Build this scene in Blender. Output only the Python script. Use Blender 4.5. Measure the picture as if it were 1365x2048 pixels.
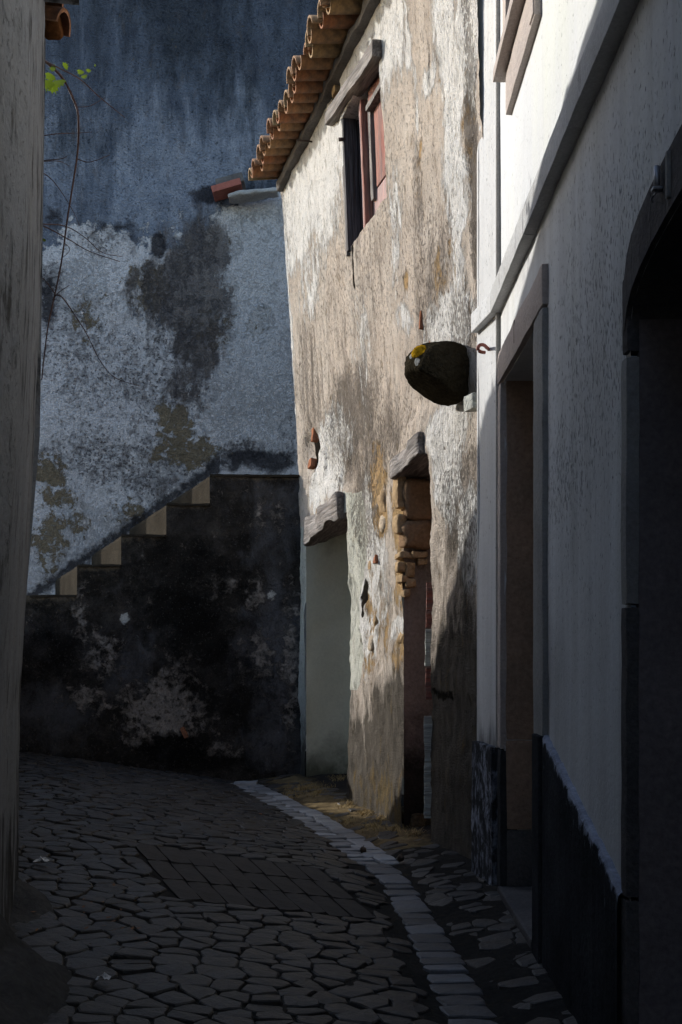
import bpy, bmesh, math, random
import numpy as np
from mathutils import Vector, Matrix
random.seed(7); R = random.Random(11)
for o in list(bpy.data.objects): bpy.data.objects.remove(o)
SC = bpy.context.scene; COL = SC.collection

# ------------------------------------------------------------------ camera, sky, sun
F, CX, HY = 2400.0, 682.5, 1300.0          # focal length and horizon in photo pixels
EYE = 1.0                                  # camera height above the lane
cam = bpy.data.cameras.new('camera'); camo = bpy.data.objects.new('camera', cam); COL.objects.link(camo)
camo.location = (0, 0, EYE); camo.rotation_euler = (math.radians(90), 0, 0)
cam.sensor_width = 36; cam.sensor_height = 36; cam.sensor_fit = 'AUTO'; cam.lens = F/2048*36; cam.shift_y = (HY-1024)/2048
cam.clip_start = .05; cam.clip_end = 500
SC.camera = camo
SUN = Vector((-1, .6, .5)).normalized()
W = bpy.data.worlds.new('World'); SC.world = W; W.use_nodes = True
wt = W.node_tree; wt.nodes.clear()
sky = wt.nodes.new('ShaderNodeTexSky'); sky.sky_type = 'NISHITA'; sky.sun_disc = False
sky.sun_elevation = math.asin(SUN.z); sky.sun_rotation = math.atan2(SUN.x, SUN.y) % (2*math.pi)
bg = wt.nodes.new('ShaderNodeBackground'); bg.inputs[1].default_value = .15
wo = wt.nodes.new('ShaderNodeOutputWorld'); wt.links.new(sky.outputs[0], bg.inputs[0]); wt.links.new(bg.outputs[0], wo.inputs[0])
sl = bpy.data.lights.new('sun', 'SUN'); sl.energy = 2.2; sl.angle = math.radians(.55); sl.color = (1, .965, .91)
so = bpy.data.objects.new('sun', sl); COL.objects.link(so); so.location = (-8, 6, 8)
so.rotation_euler = SUN.to_track_quat('Z', 'Y').to_euler()
SC.view_settings.view_transform = 'Standard'; SC.view_settings.look = 'None'
SC.view_settings.gamma = 1; SC.view_settings.exposure = 1.06; SC.view_settings.use_curve_mapping = False
SC.render.engine = 'CYCLES'; SC.cycles.max_bounces = 6; SC.cycles.diffuse_bounces = 4

# ------------------------------------------------------------------ helpers
def hsh(ix, iy, iz, s):
    n = (ix*374761393 + iy*668265263 + iz*2147483647 + s*1274126177) & 0xffffffff
    n = ((n ^ (n >> 13))*1274126177) & 0xffffffff
    return ((n ^ (n >> 16)) & 0xffffff)/float(0xffffff)
def vn(p, s=0):
    p = np.asarray(p, float); i = np.floor(p).astype(np.int64); f = p-i; f = f*f*(3-2*f); r = 0
    for a in (0, 1):
        for b in (0, 1):
            for c in (0, 1):
                w = (f[:, 0] if a else 1-f[:, 0])*(f[:, 1] if b else 1-f[:, 1])*(f[:, 2] if c else 1-f[:, 2])
                r = r + w*hsh(i[:, 0]+a, i[:, 1]+b, i[:, 2]+c, s)
    return r
def fbm(p, sc=1., o=4, s=0, g=.5):
    p = np.asarray(p, float)*sc; r = 0; a = 1; t = 0
    for k in range(o): r = r+a*vn(p, s+k*17); t += a; a *= g; p = p*2.03
    return r/t-.5
def tag(o, label=None, cat=None, group=None, kind=None):
    for k, v in (('label', label), ('category', cat), ('group', group), ('kind', kind)):
        if v: o[k] = v
    return o
def empty(name, loc, label=None, cat=None, group=None):
    o = bpy.data.objects.new(name, None); COL.objects.link(o); o.location = loc; o.empty_display_size = .1
    return tag(o, label, cat, group)
def parent(o, p):
    if p is not None:
        o.parent = p; m = Matrix.Identity(4); q = p
        while q is not None: m = q.matrix_parent_inverse @ q.matrix_basis @ m; q = q.parent
        o.matrix_parent_inverse = m.inverted()
    return o
def mesh(name, vs, fs, mat, par=None, smooth=False, attrs=None, M=None):
    me = bpy.data.meshes.new(name); me.from_pydata([tuple(v) for v in vs], [], fs); me.update()
    if smooth: me.polygons.foreach_set('use_smooth', [True]*len(me.polygons))
    if attrs:
        for k, v in attrs.items():
            a = me.attributes.new(k, 'FLOAT', 'POINT'); a.data.foreach_set('value', np.asarray(v, np.float32))
    me.materials.append(mat)
    o = bpy.data.objects.new(name, me); COL.objects.link(o)
    if M is not None: o.matrix_basis = M
    return parent(o, par)
def B(x, z, h): return Vector((x, z, h+EYE))       # lane coordinates: right, ahead, above eye level

# ---- node materials
def mat_new(name):
    m = bpy.data.materials.new(name); m.use_nodes = True; t = m.node_tree; t.nodes.clear()
    out = t.nodes.new('ShaderNodeOutputMaterial'); b = t.nodes.new('ShaderNodeBsdfPrincipled')
    t.links.new(b.outputs[0], out.inputs[0]); return m, t, b
def nmath(t, op, a, b=None, c=None, clamp=False):
    n = t.nodes.new('ShaderNodeMath'); n.operation = op; n.use_clamp = clamp
    for i, v in enumerate((a, b, c)):
        if v is None: continue
        if isinstance(v, (int, float)): n.inputs[i].default_value = v
        else: t.links.new(v, n.inputs[i])
    return n.outputs[0]
def nnoise(t, co, scale, stretch=(1, 1, 1), detail=8, rough=.6, off=(0, 0, 0), dist=0):
    mp = t.nodes.new('ShaderNodeMapping'); mp.inputs['Scale'].default_value = stretch; mp.inputs['Location'].default_value = off
    t.links.new(co, mp.inputs[0]); n = t.nodes.new('ShaderNodeTexNoise'); n.inputs['Scale'].default_value = scale
    n.inputs['Detail'].default_value = detail; n.inputs['Roughness'].default_value = rough; n.inputs['Distortion'].default_value = dist
    t.links.new(mp.outputs[0], n.inputs['Vector']); return n.outputs[0]
def nmix(t, f, a, b, mode='MIX'):
    n = t.nodes.new('ShaderNodeMix'); n.data_type = 'RGBA'; n.blend_type = mode
    if isinstance(f, (int, float)): n.inputs[0].default_value = f
    else: t.links.new(f, n.inputs[0])
    for i, v in ((6, a), (7, b)):
        if isinstance(v, tuple): n.inputs[i].default_value = v+(1,) if len(v) == 3 else v
        else: t.links.new(v, n.inputs[i])
    return n.outputs[2]
def contrast(t, v, k): return nmath(t, 'MULTIPLY_ADD', v, k, .5-.5*k, clamp=True)
def layered(name, A, Bc, layers=(), rough=.9, fine=60, fineamt=.5, bump=.012, cscale=3, stretch=(1, 1, 1), grain=.25, obj=True):
    m, t, b = mat_new(name); tc = t.nodes.new('ShaderNodeTexCoord'); co = tc.outputs['Object']
    col = nmix(t, contrast(t, nnoise(t, co, cscale, stretch), 3), A, Bc)
    hgt = nmath(t, 'MULTIPLY', nnoise(t, co, fine, detail=6), fineamt)
    for i, L in enumerate(layers):
        n = nnoise(t, co, L.get('scale', 5), L.get('stretch', (1, 1, 1)), 10, L.get('rough', .68), (i*3.7, i*1.3, i*2.1), L.get('dist', .3))
        v = nmath(t, 'MULTIPLY_ADD', nmath(t, 'SUBTRACT', n, .5), L.get('amp', 2.), L.get('const', 0.))
        if L.get('attr'):
            at = t.nodes.new('ShaderNodeAttribute'); at.attribute_name = L['attr']
            v = nmath(t, 'ADD', v, at.outputs['Fac'])
        w = L.get('w', .15)
        mk = nmath(t, 'MULTIPLY_ADD', v, 1/w, .5-.5/w, clamp=True)
        mk2 = nmath(t, 'MULTIPLY', mk, L.get('op', 1.))
        c = nmix(t, contrast(t, nnoise(t, co, L.get('cscale', 8), L.get('cstretch', (1, 1, 1)), off=(9, i, 4)), 3), L['A'], L['B'])
        col = nmix(t, mk2, col, c)
        if L.get('hgt'): hgt = nmath(t, 'MULTIPLY_ADD', mk, L['hgt'], hgt)
    g = contrast(t, nnoise(t, co, fine*1.5, (1, 1, 1), 4, .7, (5, 5, 5)), 2.2)
    gv = nmath(t, 'MULTIPLY_ADD', g, grain*2, 1-grain)
    cc = t.nodes.new('ShaderNodeCombineColor')
    for k in range(3): t.links.new(gv, cc.inputs[k])
    col = nmix(t, 1., col, cc.outputs[0], 'MULTIPLY')
    t.links.new(col, b.inputs['Base Color']); b.inputs['Roughness'].default_value = rough
    b.inputs['Specular IOR Level'].default_value = 0.
    bp = t.nodes.new('ShaderNodeBump'); bp.inputs['Distance'].default_value = bump; bp.inputs['Strength'].default_value = 1
    t.links.new(hgt, bp.inputs['Height']); t.links.new(bp.outputs[0], b.inputs['Normal'])
    return m

VS = (1, 1, .12)      # vertical streak stretch
# materials
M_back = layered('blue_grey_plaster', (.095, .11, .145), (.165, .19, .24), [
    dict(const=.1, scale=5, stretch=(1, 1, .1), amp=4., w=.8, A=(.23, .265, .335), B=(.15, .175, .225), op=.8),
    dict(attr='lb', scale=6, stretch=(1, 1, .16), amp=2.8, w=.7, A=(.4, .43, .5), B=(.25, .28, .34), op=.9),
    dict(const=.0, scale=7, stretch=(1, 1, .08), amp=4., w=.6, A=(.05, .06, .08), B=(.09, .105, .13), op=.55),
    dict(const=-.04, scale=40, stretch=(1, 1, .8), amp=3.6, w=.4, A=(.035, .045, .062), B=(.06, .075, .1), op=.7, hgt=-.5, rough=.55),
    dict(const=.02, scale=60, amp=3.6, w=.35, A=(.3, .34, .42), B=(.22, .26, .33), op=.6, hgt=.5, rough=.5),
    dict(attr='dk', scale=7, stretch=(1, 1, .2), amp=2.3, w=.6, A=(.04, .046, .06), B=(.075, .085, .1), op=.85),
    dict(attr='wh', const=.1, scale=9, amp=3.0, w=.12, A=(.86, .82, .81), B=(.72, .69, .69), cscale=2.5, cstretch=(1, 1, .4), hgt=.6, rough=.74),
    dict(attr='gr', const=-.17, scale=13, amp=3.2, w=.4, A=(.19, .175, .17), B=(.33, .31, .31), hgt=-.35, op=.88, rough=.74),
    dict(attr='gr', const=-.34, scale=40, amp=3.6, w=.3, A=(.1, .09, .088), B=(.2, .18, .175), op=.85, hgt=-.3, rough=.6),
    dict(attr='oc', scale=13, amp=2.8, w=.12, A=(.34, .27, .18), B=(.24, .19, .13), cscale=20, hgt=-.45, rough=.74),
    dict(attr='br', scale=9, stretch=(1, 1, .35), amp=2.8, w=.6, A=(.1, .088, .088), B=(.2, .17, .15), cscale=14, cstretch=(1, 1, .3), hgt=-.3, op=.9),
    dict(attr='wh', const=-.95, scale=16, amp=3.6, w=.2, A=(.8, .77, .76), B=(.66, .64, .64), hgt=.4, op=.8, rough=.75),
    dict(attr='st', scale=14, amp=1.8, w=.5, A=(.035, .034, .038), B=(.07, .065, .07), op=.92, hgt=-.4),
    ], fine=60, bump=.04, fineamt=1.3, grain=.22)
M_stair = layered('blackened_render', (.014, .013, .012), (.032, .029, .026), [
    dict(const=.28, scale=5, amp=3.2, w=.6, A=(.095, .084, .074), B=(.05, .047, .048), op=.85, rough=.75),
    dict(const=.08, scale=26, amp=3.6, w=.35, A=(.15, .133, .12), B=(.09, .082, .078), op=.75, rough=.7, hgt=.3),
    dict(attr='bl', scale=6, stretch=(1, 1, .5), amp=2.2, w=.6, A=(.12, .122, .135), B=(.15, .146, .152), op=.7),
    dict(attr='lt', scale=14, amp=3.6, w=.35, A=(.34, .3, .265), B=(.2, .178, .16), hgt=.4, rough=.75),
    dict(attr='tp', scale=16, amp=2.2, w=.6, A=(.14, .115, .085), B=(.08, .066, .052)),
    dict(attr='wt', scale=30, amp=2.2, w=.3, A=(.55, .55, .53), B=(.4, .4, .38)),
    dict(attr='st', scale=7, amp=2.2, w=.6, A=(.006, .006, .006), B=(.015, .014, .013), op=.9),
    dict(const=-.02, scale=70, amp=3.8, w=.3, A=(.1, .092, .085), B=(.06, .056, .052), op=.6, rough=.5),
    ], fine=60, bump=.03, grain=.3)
M_riser = layered('weathered_step', (.046, .04, .032), (.03, .026, .021), [
    dict(const=.1, scale=10, stretch=(1, 1, .3), amp=2.4, w=.4, A=(.03, .026, .02), B=(.045, .036, .027), op=.8)], fine=40, bump=.02)
M_house = layered('old_lime_render', (.66, .575, .49), (.48, .41, .345), [
    dict(const=.2, scale=5, stretch=(1, 1, .14), amp=3.2, w=.8, A=(.72, .68, .61), B=(.42, .375, .33), op=.6),
    dict(const=.05, scale=13, stretch=(1, 1, .18), amp=3.6, w=.6, A=(.3, .26, .22), B=(.42, .37, .32), op=.6, hgt=-.2, rough=.72),
    dict(attr='dk', scale=9, stretch=(1, 1, .2), amp=3., w=.5, A=(.14, .12, .105), B=(.25, .22, .19), op=.8, hgt=-.3, rough=.75),
    dict(attr='wh', const=.02, scale=11, stretch=(1, 1, .26), amp=2.7, w=.14, A=(.88, .87, .84), B=(.76, .74, .7), cstretch=VS, hgt=.5, rough=.8),
    dict(attr='wh', const=-.24, scale=48, stretch=(1, 1, .3), amp=3.8, w=.25, A=(.84, .82, .78), B=(.72, .7, .66), hgt=.3, rough=.6, op=.85),
    dict(attr='oc', scale=12, stretch=(1, 1, .6), amp=3., w=.3, A=(.5, .33, .17), B=(.36, .26, .14), cscale=20, hgt=-.7, rough=.72),
    dict(attr='pl', scale=4, stretch=(1, 1, .3), amp=.6, w=.12, A=(.66, .66, .58), B=(.54, .55, .48), cstretch=VS, hgt=.5),
    dict(const=-.14, scale=34, stretch=(1, 1, .4), amp=3.8, w=.3, A=(.13, .112, .095), B=(.24, .21, .18), op=.75, hgt=-.6, rough=.6),
    dict(attr='dk', const=-.08, scale=80, stretch=(1, 1, .5), amp=3.8, w=.3, A=(.09, .078, .065), B=(.17, .15, .13), op=.7, hgt=-.4, rough=.5),
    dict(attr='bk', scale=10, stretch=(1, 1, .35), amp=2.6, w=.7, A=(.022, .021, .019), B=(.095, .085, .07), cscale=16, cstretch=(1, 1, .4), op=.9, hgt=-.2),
    dict(attr='ms', scale=22, stretch=(1, 1, .3), amp=3.4, w=.5, A=(.2, .14, .065), B=(.1, .08, .042), hgt=.2, op=.85),
    dict(const=-.2, scale=11, stretch=(1, 1, .3), amp=4.2, w=.12, A=(.05, .045, .04), B=(.12, .1, .085), op=.8, hgt=-.9, rough=.78),
    dict(attr='ck', scale=14, amp=1.4, w=.2, A=(.02, .018, .015), B=(.03, .025, .02), hgt=-2.),
    ], fine=110, bump=.02, fineamt=1.2, grain=.26)
M_white = layered('whitewash', (.64, .645, .64), (.57, .58, .585), [
    dict(attr='yl', scale=5, stretch=VS, amp=1.6, w=.8, A=(.62, .64, .5), B=(.66, .66, .56), op=.55),
    dict(attr='dm', scale=9, stretch=(1, 1, .07), amp=1.6, w=.7, A=(.3, .29, .28), B=(.42, .41, .39), op=.6),
    dict(attr='sp', const=-.27, scale=95, stretch=(1, 1, .55), amp=3.2, w=.2, A=(.1, .1, .1), B=(.2, .2, .19), op=.65, hgt=-.3, rough=.5),
    dict(const=-.3, scale=8, stretch=(1, 1, .05), amp=2.6, w=.5, A=(.4, .4, .39), B=(.5, .5, .48), op=.45),
    dict(attr='bk', scale=7, stretch=(1, 1, .14), amp=2.0, w=.5, A=(.02, .02, .02), B=(.05, .05, .05), op=.96),
    ], fine=50, bump=.006, grain=.06, cscale=2, stretch=VS)
M_dado = layered('black_damp_dado', (.028, .029, .03), (.055, .056, .06), [
    dict(attr='wn', scale=22, stretch=(1, 1, .6), amp=1.8, w=.25, A=(.34, .36, .42), B=(.2, .21, .25), hgt=.3),
    dict(const=-.1, scale=8, stretch=(1, 1, .12), amp=2.2, w=.5, A=(.06, .06, .06), B=(.08, .08, .08), op=.7)], fine=50, bump=.012)
M_sstone = layered('grey_dressed_stone', (.34, .33, .31), (.25, .24, .23), [
    dict(const=.02, scale=9, stretch=(1, 1, .5), amp=2.6, w=.5, A=(.14, .135, .13), B=(.2, .19, .17), op=.8, hgt=-.2),
    dict(const=-.3, scale=16, amp=2.2, w=.3, A=(.32, .24, .14), B=(.26, .2, .13), op=.6)], fine=60, bump=.012, grain=.18)
M_pstone = layered('pinkish_dressed_stone', (.46, .40, .36), (.37, .325, .3), [
    dict(const=.0, scale=8, stretch=(1, 1, .4), amp=2.4, w=.5, A=(.2, .185, .18), B=(.28, .26, .25), op=.75, hgt=-.2)], fine=60, bump=.012, grain=.15)
M_dstone = layered('dark_arch_stone', (.14, .13, .125), (.085, .08, .08), [
    dict(const=0., scale=9, amp=2.5, w=.4, A=(.05, .048, .046), B=(.2, .19, .18), op=.6)], fine=50, bump=.015)
M_bstone = layered('brown_jamb_stone', (.4, .27, .19), (.28, .2, .145), [
    dict(const=0., scale=5, amp=2.3, w=.6, A=(.2, .15, .11), B=(.36, .25, .17), op=.8, hgt=.3)], fine=30, bump=.02)
M_oche = layered('ochre_rubble_stone', (.42, .31, .19), (.33, .235, .14), [
    dict(const=.0, scale=14, amp=2.4, w=.4, A=(.22, .15, .09), B=(.5, .38, .24), op=.7, hgt=.3)], fine=40, bump=.03)
M_brick = layered('orange_brick', (.4, .17, .09), (.26, .12, .075), [dict(const=.05, scale=25, amp=3.2, w=.4, A=(.16, .1, .07), B=(.34, .24, .17), op=.75, hgt=.3)], fine=45, bump=.03)
M_rock = layered('mossy_boulder', (.03, .026, .018), (.05, .042, .028), [
    dict(const=-.05, scale=18, amp=2.8, w=.4, A=(.13, .11, .07), B=(.06, .05, .032), hgt=.4),
    dict(attr='gy', scale=9, amp=.8, w=.12, A=(.4, .41, .4), B=(.3, .3, .28)),
    dict(attr='yl', scale=12, amp=.8, w=.12, A=(.5, .3, .02), B=(.36, .2, .01), hgt=.3)], fine=45, bump=.05, fineamt=1.)
M_left = layered('dirty_left_plaster', (.27, .275, .29), (.2, .205, .215), [
    dict(const=.15, scale=4, stretch=(1, 1, .35), amp=3.2, w=.8, A=(.16, .157, .155), B=(.32, .315, .31), op=.7),
    dict(const=.0, scale=40, amp=3.6, w=.4, A=(.12, .12, .12), B=(.2, .2, .2), op=.5, hgt=-.3),
    dict(attr='dk', const=-.05, scale=12, stretch=(1, 1, .3), amp=3.4, w=.4, A=(.03, .03, .03), B=(.09, .085, .08), op=.9, hgt=-.2)], fine=50, bump=.01, grain=.12, stretch=VS)
M_cob = None
def stone_mat(name, A, Bc, rough=.55, spec=.4):
    m, t, b = mat_new(name); tc = t.nodes.new('ShaderNodeTexCoord'); co = tc.outputs['Object']
    oi = t.nodes.new('ShaderNodeObjectInfo'); at = t.nodes.new('ShaderNodeAttribute'); at.attribute_name = 'rnd'
    n = contrast(t, nnoise(t, co, 14), 2.5); col = nmix(t, n, A, Bc)
    rr = nmath(t, 'MULTIPLY_ADD', at.outputs['Fac'], .9, .55)
    cc = t.nodes.new('ShaderNodeCombineColor')
    for k in range(3): t.links.new(rr, cc.inputs[k])
    col = nmix(t, 1., col, cc.outputs[0], 'MULTIPLY')
    br = nmath(t, 'MULTIPLY', contrast(t, nnoise(t, co, 2.2, off=(3, 3, 3)), 5), .35)
    col = nmix(t, br, col, (.06, .045, .03))
    t.links.new(col, b.inputs['Base Color'])
    b.inputs['Specular IOR Level'].default_value = spec
    t.links.new(nmath(t, 'MULTIPLY_ADD', nnoise(t, co, 9), .5, rough-.25), b.inputs['Roughness'])
    bp = t.nodes.new('ShaderNodeBump'); bp.inputs['Distance'].default_value = .008; bp.inputs['Strength'].default_value = 1
    t.links.new(nnoise(t, co, 28, detail=6, rough=.65), bp.inputs['Height']); t.links.new(bp.outputs[0], b.inputs['Normal'])
    return m
M_cob = stone_mat('dark_cobble_stone', (.017, .0165, .017), (.042, .040, .040), .5)
M_gut = stone_mat('pale_gutter_stone', (.085, .09, .1), (.16, .168, .185), .5)
M_gut2 = stone_mat('pale_stone_with_glint', (.2, .21, .225), (.34, .35, .365), .5)  # gutter stone made paler; sun glint of the far run put into its colour
M_slab = stone_mat('brown_paving_slab', (.036, .032, .030), (.052, .047, .044), .75, .2)
M_dirt = layered('dark_earth', (.026, .024, .022), (.042, .038, .033), [
    dict(attr='dry', scale=14, amp=2., w=.6, A=(.2, .15, .08), B=(.1, .075, .045), hgt=.3)], fine=30, bump=.03)
def wood_mat(name, A, Bc, groove=.03, rough=.8):
    m, t, b = mat_new(name); tc = t.nodes.new('ShaderNodeTexCoord'); co = tc.outputs['Object']
    n = nnoise(t, co, 22, (.12, 1, 1), 8, .65, dist=.6); n2 = nnoise(t, co, 60, (.06, 1, 1), 5, .6)
    col = nmix(t, contrast(t, n, 3.5), A, Bc)
    col = nmix(t, nmath(t, 'MULTIPLY', contrast(t, n2, 5), .6), col, tuple(groove for _ in range(3)))
    t.links.new(col, b.inputs['Base Color']); b.inputs['Roughness'].default_value = rough; b.inputs['Specular IOR Level'].default_value = .25
    bp = t.nodes.new('ShaderNodeBump'); bp.inputs['Distance'].default_value = .02; bp.inputs['Strength'].default_value = 1
    t.links.new(nmath(t, 'ADD', n, n2), bp.inputs['Height']); t.links.new(bp.outputs[0], b.inputs['Normal'])
    return m
M_beam = wood_mat('weathered_grey_timber', (.34, .31, .29), (.15, .13, .12))
M_dwood = wood_mat('dark_blue_black_timber', (.05, .048, .055), (.11, .105, .115), .015)
M_red = wood_mat('faded_red_paint', (.28, .07, .045), (.38, .2, .16), .08)
M_pink = wood_mat('faded_pink_paint', (.5, .3, .27), (.42, .26, .24), .25)
M_brownp = wood_mat('brown_painted_wood', (.2, .1, .05), (.12, .07, .05), .05)
M_paleb = wood_mat('pale_painted_board', (.6, .62, .55), (.5, .52, .47), .3)
M_grn = layered('pale_green_plaster', (.66, .68, .56), (.56, .59, .48), [
    dict(const=.0, scale=3, stretch=(1, 1, .4), amp=2., w=.9, A=(.38, .37, .28), B=(.56, .58, .5), op=.7),
    dict(attr='bk', scale=5, amp=1., w=.6, A=(.05, .06, .035), B=(.03, .035, .02), op=.85)], fine=40, bump=.006, grain=.08)
M_mauve = layered('mauve_reveal_plaster', (.22, .185, .17), (.17, .145, .13), [dict(attr='bk', scale=6, amp=1.2, w=.6, A=(.02, .018, .016), B=(.04, .035, .03))], fine=40, bump=.015)
def plain(name, c, rough=.6, metal=0, n=.25):
    m, t, b = mat_new(name); tc = t.nodes.new('ShaderNodeTexCoord')
    k = contrast(t, nnoise(t, tc.outputs['Object'], 25), 2)
    t.links.new(nmix(t, k, c, tuple(v*(1-n*1.6) for v in c)), b.inputs['Base Color'])
    b.inputs['Roughness'].default_value = rough; b.inputs['Metallic'].default_value = metal; return m
M_iron = plain('rusty_iron', (.08, .05, .04), .7, .3); M_rust = plain('red_rusty_iron', (.25, .06, .04), .7)
M_zinc = plain('grey_metal_pipe', (.35, .35, .37), .45, .6)
M_vine = plain('red_brown_vine_bark', (.09, .045, .035), .8); M_paper = plain('pale_paper', (.6, .6, .6), .8)
M_fruit = plain('brown_fallen_fruit', (.07, .04, .02), .6); M_straw = plain('dry_straw', (.4, .28, .11), .9)
M_glass, t_, b_ = mat_new('dark_glass'); b_.inputs['Base Color'].default_value = (.02, .022, .025, 1); b_.inputs['Roughness'].default_value = .15
M_leaf, t_, b_ = mat_new('green_vine_leaf')
b_.inputs['Base Color'].default_value = (.07, .11, .012, 1); b_.inputs['Roughness'].default_value = .5
tr = t_.nodes.new('ShaderNodeBsdfTranslucent'); tr.inputs[0].default_value = (.13, .19, .015, 1)
ms = t_.nodes.new('ShaderNodeMixShader'); ms.inputs[0].default_value = .5
t_.links.new(b_.outputs[0], ms.inputs[1]); t_.links.new(tr.outputs[0], ms.inputs[2]); t_.links.new(ms.outputs[0], t_.nodes['Material Output'].inputs[0])
def tile_mat(name, A, Bc):
    m, t, b = mat_new(name); tc = t.nodes.new('ShaderNodeTexCoord'); co = tc.outputs['Object']
    at = t.nodes.new('ShaderNodeAttribute'); at.attribute_name = 'rnd'
    n = contrast(t, nnoise(t, co, 9), 3)
    col = nmix(t, at.outputs['Fac'], A, Bc)
    col = nmix(t, nmath(t, 'MULTIPLY', n, .6), col, (.17, .12, .07))
    col = nmix(t, nmath(t, 'MULTIPLY', contrast(t, nnoise(t, co, 25, off=(4, 4, 4)), 5), .5), col, (.05, .035, .025))
    t.links.new(col, b.inputs['Base Color']); b.inputs['Roughness'].default_value = .9
    bp = t.nodes.new('ShaderNodeBump'); bp.inputs['Distance'].default_value = .006
    t.links.new(nnoise(t, co, 60), bp.inputs['Height']); t.links.new(bp.outputs[0], b.inputs['Normal']); return m
M_tile = tile_mat('terracotta_tile', (.36, .125, .045), (.4, .26, .115))
M_conc = layered('grey_soffit_mortar', (.2, .19, .18), (.11, .1, .095), [dict(const=0, scale=12, amp=2.4, w=.3, A=(.05, .045, .04), B=(.3, .28, .26), op=.7)], fine=40, bump=.02)

# ---- surfaces: each maps (u, h) on a wall to a point and back from a sight line
class Surf:
    def uv(self, px, py):
        r = (px-CX)/F; v = (HY-py)/F; z = self.z0
        for _ in range(12): z = self.solve(r, v*z)
        return (self.to_u(r, z), v*z)
class Facing(Surf):
    def __init__(s, z): s.z0 = z
    def solve(s, r, h): return s.z0
    def to_u(s, r, z): return r*z
    def P(s, u, h): return np.stack([u, np.full_like(u, s.z0), h], -1)
class Along(Surf):          # wall running away from the camera; u = distance ahead
    def __init__(s, x0, z0, k, hs=(0, 1), ls=(0, 0)): s.x0, s.z0, s.k, s.hs, s.ls = x0, z0, k, hs, ls
    def lean(s, h): return np.interp(h, s.hs, s.ls)
    def solve(s, r, h): return (s.x0-s.k*s.z0+float(s.lean(h)))/(r-s.k)
    def to_u(s, r, z): return z
    def P(s, u, h): return np.stack([s.x0+s.k*(u-s.z0)+s.lean(h), u, h], -1)
    def n(s): return np.array([-1, s.k, 0])/math.hypot(1, s.k)
def blob(S, u, h, L):
    """soft patches given as (px, py, rx, ry[, strength]) sight positions, evaluated in wall coordinates"""
    out = np.zeros_like(u); Pn = np.stack([u, h, u*0+.7], -1); uo, ho = u, h
    du = fbm(Pn, 3.5, 5, 201, .6); dh = fbm(Pn, 3.5, 5, 233, .6)
    for b in L:
        px, py, rx, ry = b[:4]; k = b[4] if len(b) > 4 else 1.
        u0, h0 = S.uv(px, py); ua, _ = S.uv(px-rx, py); ub, _ = S.uv(px+rx, py)
        ru = abs(ub-ua)/2; _, hb = S.uv(px, py+ry); rh = abs(h0-hb)
        a_ = min(1.1*min(ru, rh), .5); u = uo+du*a_*1.6; h = ho+dh*a_*1.6
        d = np.sqrt(((u-u0)/ru)**2+((h-h0)/rh)**2)
        v = np.clip(1.5-d, 0, 1)*k
        out = np.where(np.abs(v) > np.abs(out), v, out)
    return out
def lines(a, b, step, extra=()):
    n = max(2, int(round((b-a)/step))+1); L = list(np.linspace(a, b, n))
    for e in extra:
        if a < e < b:
            i = int(np.argmin([abs(v-e) for v in L]))
            if abs(L[i]-e) < step*.55 and i not in (0, len(L)-1) and L[i] not in extra: L[i] = e
            else: L.append(e)
    return np.array(sorted(set(L)))
def wall(name, S, us, hs, openings, mat, par, disp=None, masks=None, warp=None, revs=None, normal=None, smooth=True):
    """openings: (u0,u1,h0,h1,depth); the rim is carried inwards by depth so the wall has thickness"""
    nu, nh = len(us), len(hs); U, H = np.meshgrid(us, hs, indexing='ij'); u = U.ravel(); h = H.ravel()
    uw, hw = warp(u, h) if warp else (u, h)
    P = S.P(uw, hw); n = normal if normal is not None else S.n()
    d = disp(uw, hw) if disp else np.zeros(len(u))
    P = P+n[None, :]*d[:, None]
    idx = lambda i, j: i*nh+j
    hole = np.zeros((nu-1, nh-1), int)
    uc = (us[1:]+us[:-1])/2; hc = (hs[1:]+hs[:-1])/2
    for q, o in enumerate(openings):
        hole[np.ix_((uc > o[0]) & (uc < o[1]), (hc > o[2]) & (hc < o[3]))] = q+1
    fs = []; V = [p for p in P]; extra = {}; src = list(range(len(V)))
    flip = S.k is not None if hasattr(S, 'k') else False
    for i in range(nu-1):
        for j in range(nh-1):
            if not hole[i, j]:
                f = (idx(i, j), idx(i+1, j), idx(i+1, j+1), idx(i, j+1)); fs.append(f[::-1] if flip else f)
    def inner(v, q, k, K):
        key = (v, q, k)
        if key not in extra:
            dep = openings[q][4]
            V.append(P[v]-n*dep*k/K); extra[key] = len(V)-1; src.append(v)
        return extra[key]
    K = 3
    for i in range(nu-1):
        for j in range(nh-1):
            q = hole[i, j]
            if not q: continue
            q -= 1
            for (a, b, ni, nj) in ((idx(i, j), idx(i, j+1), i-1, j), (idx(i+1, j+1), idx(i+1, j), i+1, j), (idx(i+1, j), idx(i, j), i, j-1), (idx(i, j+1), idx(i+1, j+1), i, j+1)):
                if 0 <= ni < nu-1 and 0 <= nj < nh-1 and hole[ni, nj]: continue
                if openings[q][4] <= 0: continue
                pa, pb = a, b
                for k in range(1, K+1):
                    c, e = inner(a, q, k, K), inner(b, q, k, K); fs.append((pa, pb, e, c)); pa, pb = c, e
    V = np.array(V); src = np.array(src)
    if masks:
        at = {k: v[src] for k, v in masks(uw, hw).items()}
    else: at = None
    V = V.copy(); V[:, 2] += EYE
    o = mesh(name, V, fs, mat, par, False, at)
    if smooth:
        me = o.data; me.polygons.foreach_set('use_smooth', [True]*len(me.polygons))
        try: me.set_sharp_from_angle(angle=math.radians(50))
        except Exception: pass
    return o
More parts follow.
